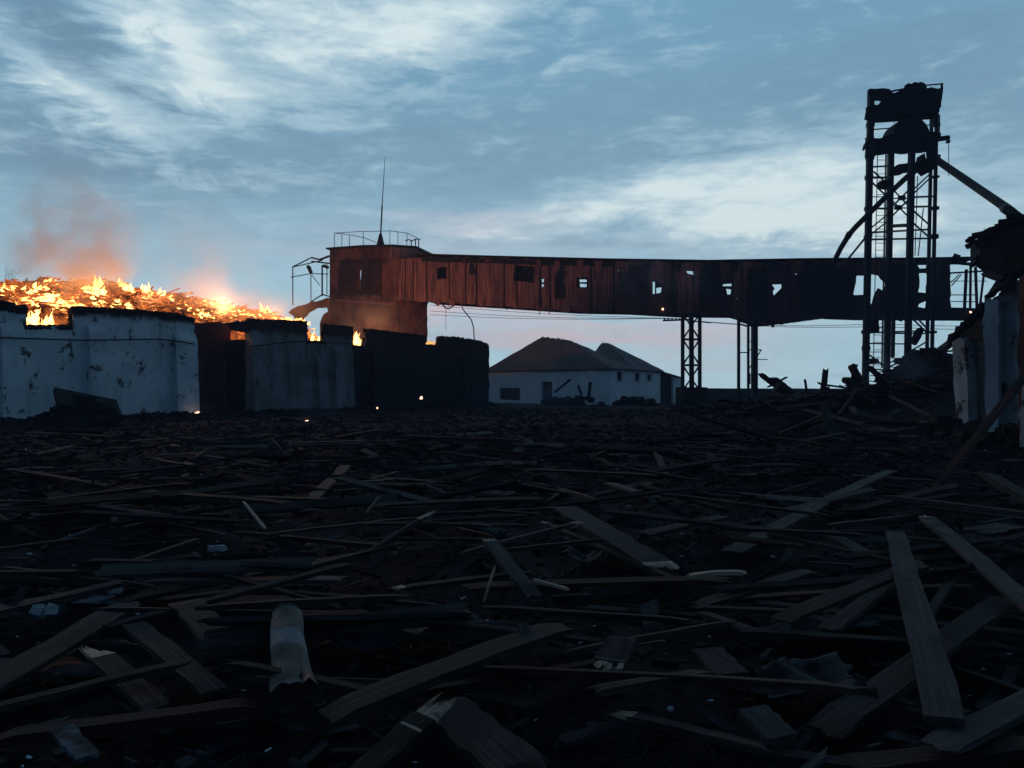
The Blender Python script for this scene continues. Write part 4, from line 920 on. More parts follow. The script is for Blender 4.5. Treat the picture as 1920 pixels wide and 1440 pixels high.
# cable dangling from the gallery
mb = MB(); mb.tube([GP.p(x, y, .5) for x, y in [(866, 572), (868, 580), (876, 590), (884, 600), (888, 615), (889, 636)]], .06, 5); tag(mb.build('dangling_cable', M['black']), 'black cable hanging in a curve from under the gallery to the black wall', 'cable')
mb = MB(); mb.tube([GP.p(x, y, .5) for x, y in [(828, 568), (834, 577), (842, 579), (852, 572), (860, 570)]], .07, 5); mb.tube([GP.p(836, 575, .5), GP.p(836, 620, .5)], .02, 4); tag(mb.build('dangling_cable', M['black']), 'loop of torn cable hanging under the left end of the gallery', 'cable')
mb = MB(); mb.beam(GP.p(956, 575, 0), GP.p(950, 581, 0), .1, .05); tag(mb.build('hanging_bracket', M['black']), 'small bracket hanging under the gallery right of the torn cable', 'bracket')

# ------------------------------------------------------------------ gallery supports
def lattice(name, label, pxl, pxr, ytop, ybot, Y, depth, rleg):
    o = thing(name, label, 'pylon', P((pxl + pxr) / 2, ybot, Y + depth / 2)); c = {}
    for k, (px, YY) in enumerate(((pxl, Y), (pxr, Y), (pxl + 2, Y + depth), (pxr - 2, Y + depth))):
        top_, bot_ = P(px, ytop, YY), P(px, ybot, YY); c[k] = (top_, bot_); mb = MB(); mb.beam(bot_, top_, rleg, rleg, up=(0, 1, 0)); mb.build('leg', M['soot_steel'], o)
    n = 3
    for (a, b) in ((0, 1), (2, 3), (0, 2), (1, 3)):
        for i in range(n):
            f0, f1 = i / n, (i + 1) / n
            A0, A1, B0, B1 = c[a][0].lerp(c[a][1], f0), c[a][0].lerp(c[a][1], f1), c[b][0].lerp(c[b][1], f0), c[b][0].lerp(c[b][1], f1)
            for p, q, r_ in (((A0, B1, .10), (B0, A1, .10), (A1, B1, .2)) if a in (0, 2) and b in (1, 3) and (a, b) != (1, 3) and abs(a - b) == 1 else ((A1, B1, .12),)):
                mb = MB(); mb.beam(p, q, r_, r_, up=(0, 1, 0)); mb.build('brace', M['soot_steel'], o)
    return o
SP = lattice('lattice_pylon', 'lattice steel pylon under the gallery standing on a block, left of the plain posts', 1279, 1313, 588, 733, 73., 1.6, .22)
mb = MB(); a, b = P(1296, 588, 72.6), P(1297, 733, 72.6); mb.beam(b, a, .40, .3, up=(0, 1, 0)); mb.build('centre_post', M['soot_steel'], SP)
mb = MB(); q = P(1296, 760, 73.6); q.z = .75; mb.box(q, (2.3, 3.0, 1.7)); mb.build('footing', M['soot'], SP)
xa = thing('cross_arm', 'cross arm with a row of insulators fixed to the lattice pylon', 'cross arm', P(1270, 600, 72.3))
mb = MB(); mb.beam(P(1243, 601, 72.3), P(1296, 599, 72.3), .16, .12, up=(0, 1, 0)); mb.beam(P(1300, 602, 72.3), P(1333, 605, 72.3), .12, .1, up=(0, 1, 0)); mb.build('arm', M['soot_steel'], xa)
for x in (1246, 1253, 1260, 1267, 1274): mb = MB(); mb.tube([P(x, 600, 72.3), P(x, 596.5, 72.3)], .1, 6, r1=.06); mb.build('insulator', M['soot_steel'], xa)
S2 = thing('post_support', 'group of plain steel posts under the gallery between the lattice pylon and the tall tower', 'support', P(1402, 745, 70.5))
for px, w_, y0, Y in ((1385, .24, 598, 72.), (1403, .2, 601, 73.), (1415, .46, 600, 70.5), (1409.5, .12, 612, 71.)):
    mb = MB(); a = P(px, 745, Y); a.z = -.1; mb.beam(a, P(px, y0, Y), w_, w_, up=(0, 1, 0)); mb.build('post', M['soot_steel'], S2)
for a, b, w_ in (((1385, 661), (1402, 661), .1), ((1403, 640), (1420, 640), .08), ((1403, 656), (1428, 656), .1), ((1427, 656), (1420, 668), .08), ((1416, 674), (1439, 674), .07), ((1404, 692), (1416, 674), .08), ((1388, 608), (1400, 612), .12), ((1403, 608), (1415, 616), .14), ((1404, 700), (1404, 720), .3)):
    mb = MB(); mb.beam(P(*a, 70.9), P(*b, 70.9), w_, .1, up=(0, 1, 0)); mb.build('bracket', M['soot_steel'], S2)
mb = MB(); mb.beam(P(1449, 602, 71.), P(1449, 614, 71.), .2, .2, up=(0, 1, 0)); tag(mb.build('hanging_bracket', M['black']), 'short stub hanging under the gallery right of the plain posts', 'bracket')

# ------------------------------------------------------------------ overhead wires
def wire(pts, r, lab):
    mb = MB(); q = []
    for (a, b) in zip(pts, pts[1:]):
        for i in range(8):
            t = i / 8; p = a.lerp(b, t); p.z -= .25 * math.sin(math.pi * t); q.append(p)
    q.append(pts[-1]); mb.tube(q, r, 4); tag(mb.build('overhead_wire', M['black']), lab, 'wire', 'overhead wires')
wire([P(806, 583, 84), P(1246, 597, 72.3)], .022, 'upper wire from the head house to the left tip of the cross arm')
wire([P(806, 590, 84), P(1258, 597, 72.3)], .022, 'middle wire from the head house to the cross arm')
wire([P(806, 572, 84), P(1272, 597, 72.3)], .022, 'highest wire from the head house to the cross arm')
wire([P(1333, 604, 72.3), P(1650, 607, 66), P(2000, 604, 62)], .022, 'upper wire running right from the cross arm past the tower')
wire([P(1320, 604, 72.3), P(1650, 612, 66), P(2000, 612, 62)], .022, 'lower wire running right from the cross arm past the tower')

# ------------------------------------------------------------------ elevator tower
TW = thing('elevator_tower', 'tall burnt steel elevator tower rising through the right end of the gallery', 'tower', P(1685, 745, 64))
def lx(px, y): return px + (460 - y) * .0195   # the tower leans slightly to the right
def T(px, y, Y, lean=True): return P(lx(px, y) if lean else px, y, Y)
steel = M['soot_steel']
def bar(name, a, b, w_, Ya, Yb=None, t_=None, parent=TW, m=None):
    mb = MB(); mb.beam(T(*a, Ya), T(*b, Yb or Ya), w_, t_ or w_, up=(0, 1, 0)); return mb.build(name, m or steel, parent)
YA, YB, YC, YD = 61., 66.5, 60.5, 66.
bar('leg', (1627.5, 168), (1627.5, 745), .41, YA); bar('leg', (1667, 280), (1667, 745), .42, YB); bar('leg', (1706, 280), (1706, 745), .40, YC)
bar('leg', (1742, 200), (1742, 745), .22, YD); bar('leg', (1751.5, 170), (1751.5, 745), .22, YC + 2)
bar('guide_rail', (1642, 290), (1642, 690), .05, YA + 2); bar('guide_rail', (1658, 290), (1658, 690), .10, YA + 2)
bar('guide_rail', (1678, 590), (1678, 670), .22, YC); bar('guide_rail', (1718, 330), (1716, 480), .05, YC + 1); bar('guide_rail', (1730, 390), (1722, 480), .06, YC + 1)
for y in list(range(300, 486, 13)) + list(range(600, 690, 14)): bar('rung', (1641, y), (1659, y), .04, YA + 2)
for a, b, Ya, Yb, w_ in (((1632, 313), (1667, 311), YA, YB, .11), ((1632, 333), (1667, 333), YA, YB, .14), ((1632, 369), (1667, 369), YA, YB, .06), ((1632, 391), (1667, 391), YA, YB, .13), ((1632, 436), (1742, 430), YA, YD, .13), ((1632, 449), (1742, 447), YA, YD, .13),
      ((1667, 424), (1706, 422), YB, YC, .2), ((1706, 370), (1751, 368), YC, YC + 2, .12), ((1706, 388), (1742, 387), YC, YD, .13), ((1667, 372), (1706, 372), YB, YC, .07), ((1667, 390), (1706, 390), YB, YC, .07),
      ((1632, 624), (1742, 620), YA, YD, .12), ((1667, 625), (1742, 625), YB, YD, .12), ((1632, 644), (1706, 645), YA, YC, .10), ((1632, 615), (1667, 615), YA, YB, .06), ((1632, 660), (1660, 660), YA, YB, .06)):
    bar('cross_bar', a, b, w_, Ya, Yb)
for a, b, Ya, Yb in (((1636, 322), (1667, 350), YA, YB), ((1634, 343), (1667, 374), YA, YB), ((1632, 428), (1663, 402), YA, YB), ((1632, 440), (1663, 415), YA, YB), ((1669, 352), (1706, 390), YB, YC), ((1669, 374), (1706, 410), YB, YC), ((1706, 352), (1669, 390), YC, YB), ((1706, 370), (1669, 408), YC, YB),
      ((1742, 325), (1708, 358), YD, YC), ((1742, 333), (1708, 366), YD, YC), ((1708, 392), (1742, 422), YC, YD), ((1708, 415), (1742, 445), YC, YD), ((1708, 592), (1742, 625), YC, YD), ((1718, 592), (1745, 620), YC, YD), ((1632, 664), (1667, 690), YA, YB), ((1708, 660), (1742, 640), YC, YD)):
    bar('diagonal_brace', a, b, .10, Ya, Yb)
for (x, y) in ((1689, 371), (1683, 389)): mb = MB(); mb.box(T(x, y, 63.), (.55, .2, .35)); mb.build('gusset', steel, TW)
# top housing
TF = Plane(1600, 60.6, 1800, 60.6)
def tp(L): return [(lx(x, y), y) for x, y in L]
mb = MB(); slab(mb, TF, tp([(1620, 223), (1660, 219), (1738, 212), (1757, 211), (1760, 190), (1762, 172), (1762, 165), (1732, 164), (1728, 157), (1724, 156), (1722, 152), (1716, 156), (1708, 153), (1703, 158), (1699, 155), (1694, 157), (1692, 165), (1680, 170), (1668, 174), (1662, 166), (1626, 168), (1627, 195), (1621, 200)]),
     [tp([(1634, 188), (1650, 187), (1646, 193), (1640, 196), (1634, 196)]), tp([(1741, 198), (1744, 197), (1743, 206), (1741, 206)])], .3, 0, .3, .06); mb.build('housing_front', M['black'], TW)
mb = MB(); slab(mb, TF, tp([(1632, 215), (1755, 208), (1756, 170), (1700, 172), (1650, 174), (1648, 200), (1636, 200)]), (), .2, 1.6, .4, .1); mb.build('housing_rear', M['black'], TW)
mb = MB(); slab(mb, TF, tp([(1662, 170), (1700, 163), (1700, 166), (1662, 172.5)]), (), .15, 1.0); mb.build('roof_rail', steel, TW)
bar('roof_rail', (1730, 160), (1762, 157), .09, 62); bar('roof_rail', (1760, 156), (1760, 175), .14, 62)
mb = MB(); q0, q1 = T(1632, 219, 60.9), T(1755, 211, 60.9); bk = Vector((.5, 1.5, 0)); sheet_quad(mb, q0, q1, q1 + bk, q0 + bk, .2); mb.build('housing_floor', steel, TW)
for side in (1628, 1752):
    mb = MB(); SPn = T(side, 215, 61); 
    sheet = [T(side, 218, 61), T(side, 218, 61) + Vector((.5, 1.6, 0)), T(side, 190, 61) + Vector((.5, 1.6, 0)), T(side, 175, 61)]
    off = Vector((.15, 0, 0)); mb.add(sheet + [v + off for v in sheet], [(0, 1, 2, 3), (7, 6, 5, 4), (0, 4, 5, 1), (1, 5, 6, 2), (2, 6, 7, 3), (3, 7, 4, 0)]); mb.build('housing_side', M['black'], TW)
bar('cross_bar', (1632, 243), (1742, 234), .08, YA, YD); bar('cross_bar', (1757, 215), (1757, 252), .08, 63)
bar('hanger', (1672, 216), (1672, 232), .04, 62.5); bar('hanger', (1693, 214), (1693, 226), .05, 62.5)
# middle platform
mb = MB(); slab(mb, TF, tp([(1622, 292), (1624, 262), (1616, 278), (1618, 282), (1622, 270), (1630, 260), (1645, 259), (1660, 254), (1668, 250), (1740, 246), (1762, 248), (1760, 256), (1752, 264), (1753, 285), (1752, 294), (1738, 300), (1736, 284), (1660, 288), (1640, 290), (1632, 300), (1626, 302)]), (), .35, .2, .35, .06); mb.build('platform_edge', M['black'], TW)
mb = MB(); q0, q1 = T(1626, 272, 61), T(1755, 268, 61); sheet_quad(mb, q0, q1, q1 + bk, q0 + bk, .25); mb.build('platform', steel, TW)
# round elevator head casing (drum)
mb = MB(); cpx = T(1694, 262, 62.); rad = 32 / F * 62; n = 28; vs = []; prof = []
for i in range(n + 1):
    a = math.pi * i / n; prof.append((cpx.x - math.cos(a) * rad * (1.0 if math.cos(a) > 0 else 1.12), cpx.z + math.sin(a) * rad * 1.18))
prof = [(cpx.x - rad * 1.5, cpx.z - .6), (cpx.x - rad * 1.45, cpx.z - .1)] + prof + [(cpx.x + rad * 1.3, cpx.z - .1), (cpx.x + rad * 1.3, cpx.z - .6)]
for y in (61.2, 63.2): vs += [(x, y, z) for x, z in prof]
m_ = len(prof); fs = [tuple(range(m_)), tuple(range(2 * m_ - 1, m_ - 1, -1))] + [(i, i + m_, (i + 1) % m_ + m_, (i + 1) % m_) for i in range(m_)]
mb.add(vs, fs); mb.build('elevator_head', M['black'], TW)
bar('boom', (1748, 262), (1775, 258), .32, 61.5); bar('boom', (1774, 256), (1774, 262), .2, 61.5)
mb = MB(); mb.tube([T(1775, 258, 61.5), T(1775, 268, 61.5), P(1779, 330, 61.5)], .03, 4); mb.rock(T(1774, 266, 61.5), (.25, .25, .25), random.Random(4)); mb.build('hoist_cable', M['black'], TW)
# hopper, spout boxes
mb = MB(); slab(mb, TF, tp([(1733, 296), (1750, 294), (1748, 318), (1738, 322), (1728, 312), (1716, 316), (1706, 318), (1690, 322), (1684, 320), (1679, 310), (1684, 308), (1696, 306), (1704, 302), (1714, 304), (1728, 300), (1731, 286)]), (), 1.2, .6, .3, .06); mb.build('hopper', M['black'], TW)
mb = MB(); slab(mb, TF, tp([(1652, 338), (1664, 336), (1668, 352), (1655, 350), (1648, 344)]), (), .8, 2., .3, .05); mb.build('spout_box', M['black'], TW)
mb = MB(); slab(mb, TF, tp([(1636, 598), (1651, 598), (1652, 624), (1637, 624)]), (), .8, 1., .3, .03); mb.build('counterweight', M['black'], TW)
mb = MB(); slab(mb, TF, tp([(1636, 672), (1652, 672), (1652, 682), (1637, 683)]), (), .8, 1., .3, .03); mb.build('counterweight', M['black'], TW)
mb = MB(); slab(mb, TF, tp([(1716, 640), (1722, 622), (1729, 614), (1735, 618), (1730, 632), (1722, 648)]), (), .5, 1., .3, .04); mb.build('bent_plate', M['black'], TW)
rr = random.Random(55)
for L_, YY in ((1627, YA), (1751, YC + 2)):
    for y in (200, 232, 262, 296, 333, 391, 446, 490, 624, 655):
        mb = MB(); mb.box(T(L_ + rr.uniform(-1, 1), y + rr.uniform(-3, 3), YY), (.5, .45, rr.uniform(.12, .4))); mb.build('leg_joint', steel, TW)
# spouts
sp = thing('grain_spout', 'long straight grain spout sloping down right from the tower to the ruined roof', 'spout', P(1835, 350, 52))
mb = MB(); mb.tube([P(1752, 297, 62.), P(1890, 392, 42.), P(1912, 408, 38.5)], .27, 12, r1=.20); mb.build('pipe', M['soot'], sp)
mb = MB(); mb.tube([P(1884, 390, 42.3), P(1893, 396, 41.)], .27, 10); mb.build('collar', steel, sp)
sp = thing('grain_spout', 'bent grain spout curving down left through the tower legs to the gallery roof', 'spout', P(1640, 400, 61))
mb = MB(); mb.tube([T(1733, 308, 61.8), T(1700, 330, 61.), P(1668, 362, 60.3), P(1640, 390, 60.), P(1604, 426, 60.5), P(1592, 440, 61.), P(1576, 466, 64), P(1562, 494, 68)], .205, 12); mb.build('pipe', steel, sp)
mb = MB(); mb.tube([P(1594, 436, 61), P(1589, 445, 61.2)], .25, 10); mb.build('collar', steel, sp)
mb = MB(); mb.beam(P(1624, 444, 61), P(1588, 488, 66), .12, .12); mb.build('stay_rod', steel, sp)
sp = thing('grain_spout', 'short fat spout sloping from the tower foot up to the ruined building below the gallery', 'spout', P(1790, 640, 50))
mb = MB(); mb.tube([P(1742, 672, 60.), P(1838, 604, 45.)], .30, 12, r1=.24); mb.build('pipe', steel, sp)

# ------------------------------------------------------------------ white farm building
FA = Plane(912, 90., 1143, 77.); FB = Plane(1143, 77., 1275, 89.)
FR = thing('white_store_building', 'low white storehouse with a double hipped grey roof standing behind the yard', 'building', P(1143, 757, 77))
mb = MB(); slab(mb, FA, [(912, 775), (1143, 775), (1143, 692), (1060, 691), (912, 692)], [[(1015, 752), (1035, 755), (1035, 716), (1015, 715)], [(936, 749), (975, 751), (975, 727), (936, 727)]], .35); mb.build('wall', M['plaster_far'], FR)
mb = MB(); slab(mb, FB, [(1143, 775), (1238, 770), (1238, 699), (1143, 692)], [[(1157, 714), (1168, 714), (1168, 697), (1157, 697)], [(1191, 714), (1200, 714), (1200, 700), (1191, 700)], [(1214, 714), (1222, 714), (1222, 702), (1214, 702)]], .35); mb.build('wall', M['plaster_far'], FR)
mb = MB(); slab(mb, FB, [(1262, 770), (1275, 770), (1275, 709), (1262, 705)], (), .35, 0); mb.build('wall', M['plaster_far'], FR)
mb = MB(); slab(mb, FB, [(1238.3, 770), (1261.7, 770), (1261.7, 705), (1238.3, 698)], (), .1, .25); mb.build('door', M['soot'], FR)
mb = MB(); slab(mb, FA, [(1015, 770), (1035, 770), (1035, 716), (1015, 715)], (), .08, .25); mb.build('door', M['soot'], FR)
mb = MB(); slab(mb, FA, [(936, 752), (975, 754), (975, 727), (936, 727)], (), .06, .25); mb.build('window', M['soot'], FR)
for x0, x1, y0 in ((1157, 1168, 697), (1191, 1200, 700), (1214, 1222, 702)):
    mb = MB(); slab(mb, FB, [(x0 - .5, 714.5), (x1 + .5, 714.5), (x1 + .5, y0 - .5), (x0 - .5, y0 - .5)], (), .06, .22); wi = mb.build('window', M['soot'], FR)
    mb = MB(); slab(mb, FB, [(x0 - .8, 715.6), (x1 + .8, 715.6), (x1 + .8, 714.2), (x0 - .8, 714.2)], (), .1, -.105); mb.build('sill', M['plaster_far'], wi)
# side and rear walls so that it is closed
c0, c1, c2 = FA.p(912, 700), FA.p(1143, 700), FB.p(1275, 700); c3_ = c0 + (c2 - c1)
for a, b in ((c2, c3_), (c3_, c0)):
    a, b = Vector((a.x, a.y, 1.2)), Vector((b.x, b.y, 1.2)); mb = MB(); mb.beam(a, b, .3, 3.0); mb.build('rear_wall', M['plaster_far'], FR)
# roofs: two hipped roofs side by side along the right face
def hip(corners, ridge_pts, name, wav):
    mb = MB(); A, B_, C_, D_ = corners; r0, r1 = ridge_pts; rr = random.Random(wav)
    n = 26
    pts = []
    def edge(a, b): return [a.lerp(b, i / n) for i in range(n + 1)]
    for (p0, p1, q0, q1) in ((A, B_, r0, r1), (B_, C_, r1, r1), (C_, D_, r1, r0), (D_, A, r0, r0)):
        lo, hi = edge(p0, p1), edge(q0, q1); m2 = 10; vs = []
        for j in range(m2 + 1):
            for i in range(n + 1):
                p = lo[i].lerp(hi[i], j / m2)
                if 0 < j: p = p + Vector((0, 0, .10 * noise.noise(p * .5) + .05 * noise.noise(p * 2.2) - (.08 if j == m2 else 0) * rr.random() * 3))
                vs.append(p)
        base = len(vs); vs += [v - Vector((0, 0, .12)) for v in vs]
        fs = []
        for j in range(m2):
            for i in range(n):
                a = j * (n + 1) + i; q = (a, a + 1, a + n + 2, a + n + 1); fs += [q, tuple(t + base for t in q[::-1])]
        for i in range(n): fs.append((i + 1, i, i + base, i + 1 + base))
        mb.add(vs, fs)
    o = mb.build(name, M['roof_far'], FR); return o
def pz(px, py, Y): return P(px, py, Y)
A, B_ = FA.p(908, 693, -.5), FA.p(1146, 690, -.5)
mid = FB.p(1190, 694, -.4); far = FB.p(1245, 698, -.4)
A.z = B_.z = mid.z = 3.45; sh = A - B_
hip([A, B_, mid, mid + sh], [P(1019, 630, 88.), P(1068, 637, 85.)], 'roof', 1)
far.z = 3.35; mid2 = mid.copy(); mid2.z = 3.4
hip([mid2 + sh * .42, mid2, far, far + sh * .42], [P(1130, 642, 93.), P(1141, 643, 91.)], 'roof', 2)
mb = MB(); e = FB.p(1278, 709, -.3); e2 = FB.p(1238, 697, -.3); sheet_quad(mb, e2, e, e + Vector((-4, 5, 0)), e2 + Vector((-4, 5, 0)), .12); mb.build('lean_to_roof', M['roof_far'], FR)
# small things before it
mb = MB(); mb.beam(P(1040, 736, 76), P(1070, 711, 76), .22, .15, up=(0, 1, 0)); tag(mb.build('fallen_pole', M['black']), 'dark pole tipped up before the white storehouse wall', 'pole')
mb = MB(); mb.beam(P(1093, 752, 76), P(1084, 722, 76), .22, .2, up=(0, 1, 0)); mb.beam(P(1103, 752, 76), P(1107, 716, 76), .28, .2, up=(0, 1, 0)); tag(mb.build('broken_stump', M['black']), 'pair of dark posts standing before the white storehouse', 'posts')
for (px, Y, W, H, lab) in ((1190, 75, 2.2, .75, 'low dark pile of scrap before the windowed side of the white storehouse'), (1060, 76, 2.8, .7, 'dark scrap pile under the tipped pole by the white storehouse')):
    q = P(px, 740, Y); mb = MB(); r6 = random.Random(px)
    for _ in range(60): mb.rock((q.x + r6.gauss(0, W * .4), Y + r6.gauss(0, .4), gz(q.x, Y) + H * r6.random()), (.6, .5, .35), r6)
    tag(mb.build('scrap_pile', M['rubble']), lab, 'scrap pile')
# low perimeter wall far right
PW = Plane(1268, 84., 1800, 88.); mb = MB(); slab(mb, PW, [(1268, 770), (1800, 770), (1800, 729), (1268, 728)], (), .3, 0, 2., .02)
tag(mb.build('perimeter_wall', M['concrete']), 'low grey concrete wall closing the yard behind the pylon and posts', 'wall')

# ------------------------------------------------------------------ wreckage standing up along the rubble ridge
W_ = [((1424, 700), (1463, 730), .3, 44, 'dark beam tilting down right, just right of the plain posts'), ((1446, 709), (1474, 730), .45, 44, 'thick stub of beam behind the tilting dark beam'), ((1438, 727), (1466, 712), .12, 44, 'thin bar crossing the tilting beams'),
      ((1549, 690), (1543, 734), .26, 42, 'single upright stake on the skyline of the rubble'), ((1509, 710), (1512, 730), .12, 43, 'short thin stake left of the upright one'), ((1536, 720), (1585, 727), .13, 42, 'thin bar lying level across the foot of the upright stake'),
      ((1594, 682), (1618, 725), .34, 41, 'thick leaning beam of the crossed pair by the tower'), ((1606, 680), (1597, 716), .16, 41, 'thinner beam of the crossed pair by the tower'), ((1582, 710), (1604, 722), .4, 41, 'stubby block at the foot of the crossed pair')]
for i, (a, b, w_, Y, lab) in enumerate(W_):
    p, q = P(*a, Y), P(*b, Y + .4); q = q + (q - p).normalized() * .5
    plank('broken_beam', lab, 'beam', p, q, w_, w_ * .7, 'plank', seed=200 + i, splint=.15, group='beams jutting from the rubble')
# rubble heap around the tower foot
rr = random.Random(61); mb = MB()
for _ in range(2600):
    y = rr.uniform(30, 52); x = rr.uniform(8, 36)
    z = gz(x, y)
    if z < .30: continue
    if rr.random() < .6: s_ = rr.uniform(.15, .55); mb.rock((x, y, z + s_ * .2), (s_ * rr.uniform(.8, 1.6), s_, s_ * rr.uniform(.4, .8)), rr)
    else:
        a = rr.uniform(-1.2, 1.2); d = Vector((math.cos(a), math.sin(a), rr.gauss(0, .25))) * rr.uniform(.4, 1.3); c = Vector((x, y, z + .15)); mb.beam(c - d, c + d, rr.uniform(.06, .16), .05)
tag(mb.build('rubble_slope', M['rubble']), 'great slope of rubble, bricks and broken laths piled up at the tower foot', 'rubble', kind='stuff')

# ------------------------------------------------------------------ ruined building on the right
RB = thing('ruined_building', 'ruined building at the right edge with plastered piers and a collapsed black roof', 'building', P(1870, 850, 19))
R1 = Plane(1780, 21., 1850, 19.5); R2 = Plane(1840, 18.4, 1912, 17.8); R3 = Plane(1905, 17.2, 2000, 16.)
def rpart(name, pl, pts, m, off, th, seed, amp=.05): mb = MB(); slab(mb, pl, pts, (), th, off, .22, amp, rr=random.Random(seed)); return mb.build(name, M[m], RB)
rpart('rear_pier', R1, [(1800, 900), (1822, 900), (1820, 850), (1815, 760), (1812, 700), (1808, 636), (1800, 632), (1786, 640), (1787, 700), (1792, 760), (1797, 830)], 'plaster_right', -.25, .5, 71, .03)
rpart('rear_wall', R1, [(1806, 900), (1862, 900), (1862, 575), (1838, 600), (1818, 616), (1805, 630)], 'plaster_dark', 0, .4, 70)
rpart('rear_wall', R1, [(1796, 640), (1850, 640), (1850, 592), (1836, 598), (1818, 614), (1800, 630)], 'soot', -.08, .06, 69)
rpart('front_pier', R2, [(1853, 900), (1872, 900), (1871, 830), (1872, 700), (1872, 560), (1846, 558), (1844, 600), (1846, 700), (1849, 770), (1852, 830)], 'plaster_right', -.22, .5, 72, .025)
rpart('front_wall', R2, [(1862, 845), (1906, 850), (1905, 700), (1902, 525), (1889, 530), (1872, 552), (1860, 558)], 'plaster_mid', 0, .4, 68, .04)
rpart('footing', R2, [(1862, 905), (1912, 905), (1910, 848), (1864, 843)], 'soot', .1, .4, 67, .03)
#rpart('scorched_top', R2, [(1848, 600), (1905, 596), (1905, 560), (1890, 548), (1868, 556), (1846, 560)], 'soot', -.27, .06, 66, .09)
rpart('side_wall', R3, [(1908, 930), (2000, 930), (2000, 500), (1930, 505), (1912, 520), (1910, 600)], 'rustwall', 0, .5, 73)
rpart('side_pier', R3, [(1914, 900), (1935, 905), (1932, 700), (1918, 700), (1912, 780)], 'plaster_mid', -.15, .4, 65, .03)
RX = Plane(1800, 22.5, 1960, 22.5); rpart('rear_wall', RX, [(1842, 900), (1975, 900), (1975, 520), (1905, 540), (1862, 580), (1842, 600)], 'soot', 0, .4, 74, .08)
# collapsed roof
RF = Plane(1800, 27., 1960, 24.)
ro = [(1832, 500), (1835, 482), (1835, 470), (1829, 462), (1832, 440), (1850, 431), (1868, 428), (1886, 420), (1905, 410), (1918, 400), (1990, 380), (1990, 560), (1932, 520), (1918, 516), (1902, 512), (1880, 524), (1860, 520), (1845, 515)]
mb = MB(); slab(mb, RF, ro, [[(1884, 484), (1892, 481), (1894, 487), (1886, 489)], [(1880, 516), (1888, 511), (1889, 517), (1883, 520)], [(1894, 499), (1898, 498), (1898, 503), (1895, 503)]], .5, 0, .2, .06, rr=random.Random(75), hamp=.03); CR = mb.build('collapsed_roof', M['black'], RB)
mb = MB(); slab(mb, RF, [(1838, 480), (1845, 445), (1900, 422), (1990, 400), (1990, 540), (1915, 500), (1870, 505)], [[(1880, 480), (1897, 477), (1899, 491), (1884, 493)]], .3, 2.2, .3, .1, rr=random.Random(76)); mb.build('collapsed_roof', M['black'], RB)
rr = random.Random(77)
for (a, b, w_) in (((1812, 451), (1850, 436), .12), ((1812, 462), (1848, 448), .14), ((1825, 441), (1866, 432), .13), ((1854, 430), (1900, 418), .12), ((1874, 417), (1912, 412), .16), ((1866, 424), (1890, 420), .12), ((1890, 405), (1930, 408), .14), ((1818, 456), (1840, 452), .16), ((1816, 447), (1835, 440), .1)):
    for dy_, Yo in ((0, 0), (1.5, .7)):
        mb = MB(); mb.beam(RF.p(a[0] + rr.uniform(-1, 2), a[1] + dy_, -.3 + Yo), RF.p(*b, -.2 + Yo), w_, .12, up=(0, 1, 0), w1=w_ * .9); mb.build('rafter_end', M['black'], CR)
for (a, b, w_) in (((1826, 460), (1827, 496), .09), ((1831, 462), (1832, 482), .04), ((1920, 505), (1850, 558), .12), ((1905, 518), (1880, 540), .14), ((1890, 526), (1900, 545), .25), ((1846, 512), (1880, 524), .1), ((1880, 524), (1858, 556), .1), ((1842, 575), (1838, 605), .3)):
    mb = MB(); mb.beam(RF.p(*a, -.5), RF.p(*b, -1.5), w_, .2, up=(0, 1, 0)); mb.build('fallen_rafter', M['black'], RB)
# rubble banked on and behind the piers
mb = MB(); rr = random.Random(78)
for _ in range(260):
    x = rr.uniform(11, 14.5); y = rr.uniform(17, 22); s_ = rr.uniform(.12, .45); mb.rock((x, y, gz(x, y) + rr.random() * .35), (s_, s_, s_ * .7), rr)
for _ in range(60):
    px = rr.uniform(1790, 1850); top_ = 640 - (px - 1786) * .95; q = P(px, max(540, top_) + rr.uniform(-2, 6), 20.6 if px < 1845 else 18.9); mb.rock(q, (.28, .3, .2), rr)
tag(mb.build('fallen_masonry', M['soot']), 'broken bricks lying on and around the plastered piers at right', 'rubble', kind='stuff')

# ------------------------------------------------------------------ bare trees at the left edge
def bare_tree(px, ytop, ybase, Y, h_spread, label, seed, levels=5):
    rr = random.Random(seed); base = P(px, ybase, Y); base.z = 0; topz = P(px, ytop, Y).z
    t = thing('bare_tree', label, 'tree', base, 'bare trees behind the granary'); trunk = MB(); crown = MB()
    def grow(p, d, L, r, lv):
        q = p + d * L; (trunk if lv == 0 else crown).tube([p, p.lerp(q, .5) + Vector((rr.uniform(-.04, .04), 0, 0)) * L, q], r, 5, r1=r * .6)
        if lv >= levels: return
        for _ in range(3 if lv else 5):
            nd = (d + Vector((rr.uniform(-1, 1) * h_spread, rr.uniform(-1, 1) * h_spread, rr.uniform(-.1, .5)))).normalized()
            grow(p.lerp(q, rr.uniform(.55, 1)), nd, L * rr.uniform(.55, .72), r * .55, lv + 1)
    grow(base, Vector((0, 0, 1)), topz * .55, .14, 0)
    trunk.build('trunk', M['black'], t); crown.build('crown', M['black'], t)
bare_tree(-30, 560, 740, 70., .60, 'bare tree whose twigs reach in at the left edge of the picture', 5)
bare_tree(104, 545, 740, 78., .10, 'slender bare tree rising in the smoke behind the burning heap', 9, 2)

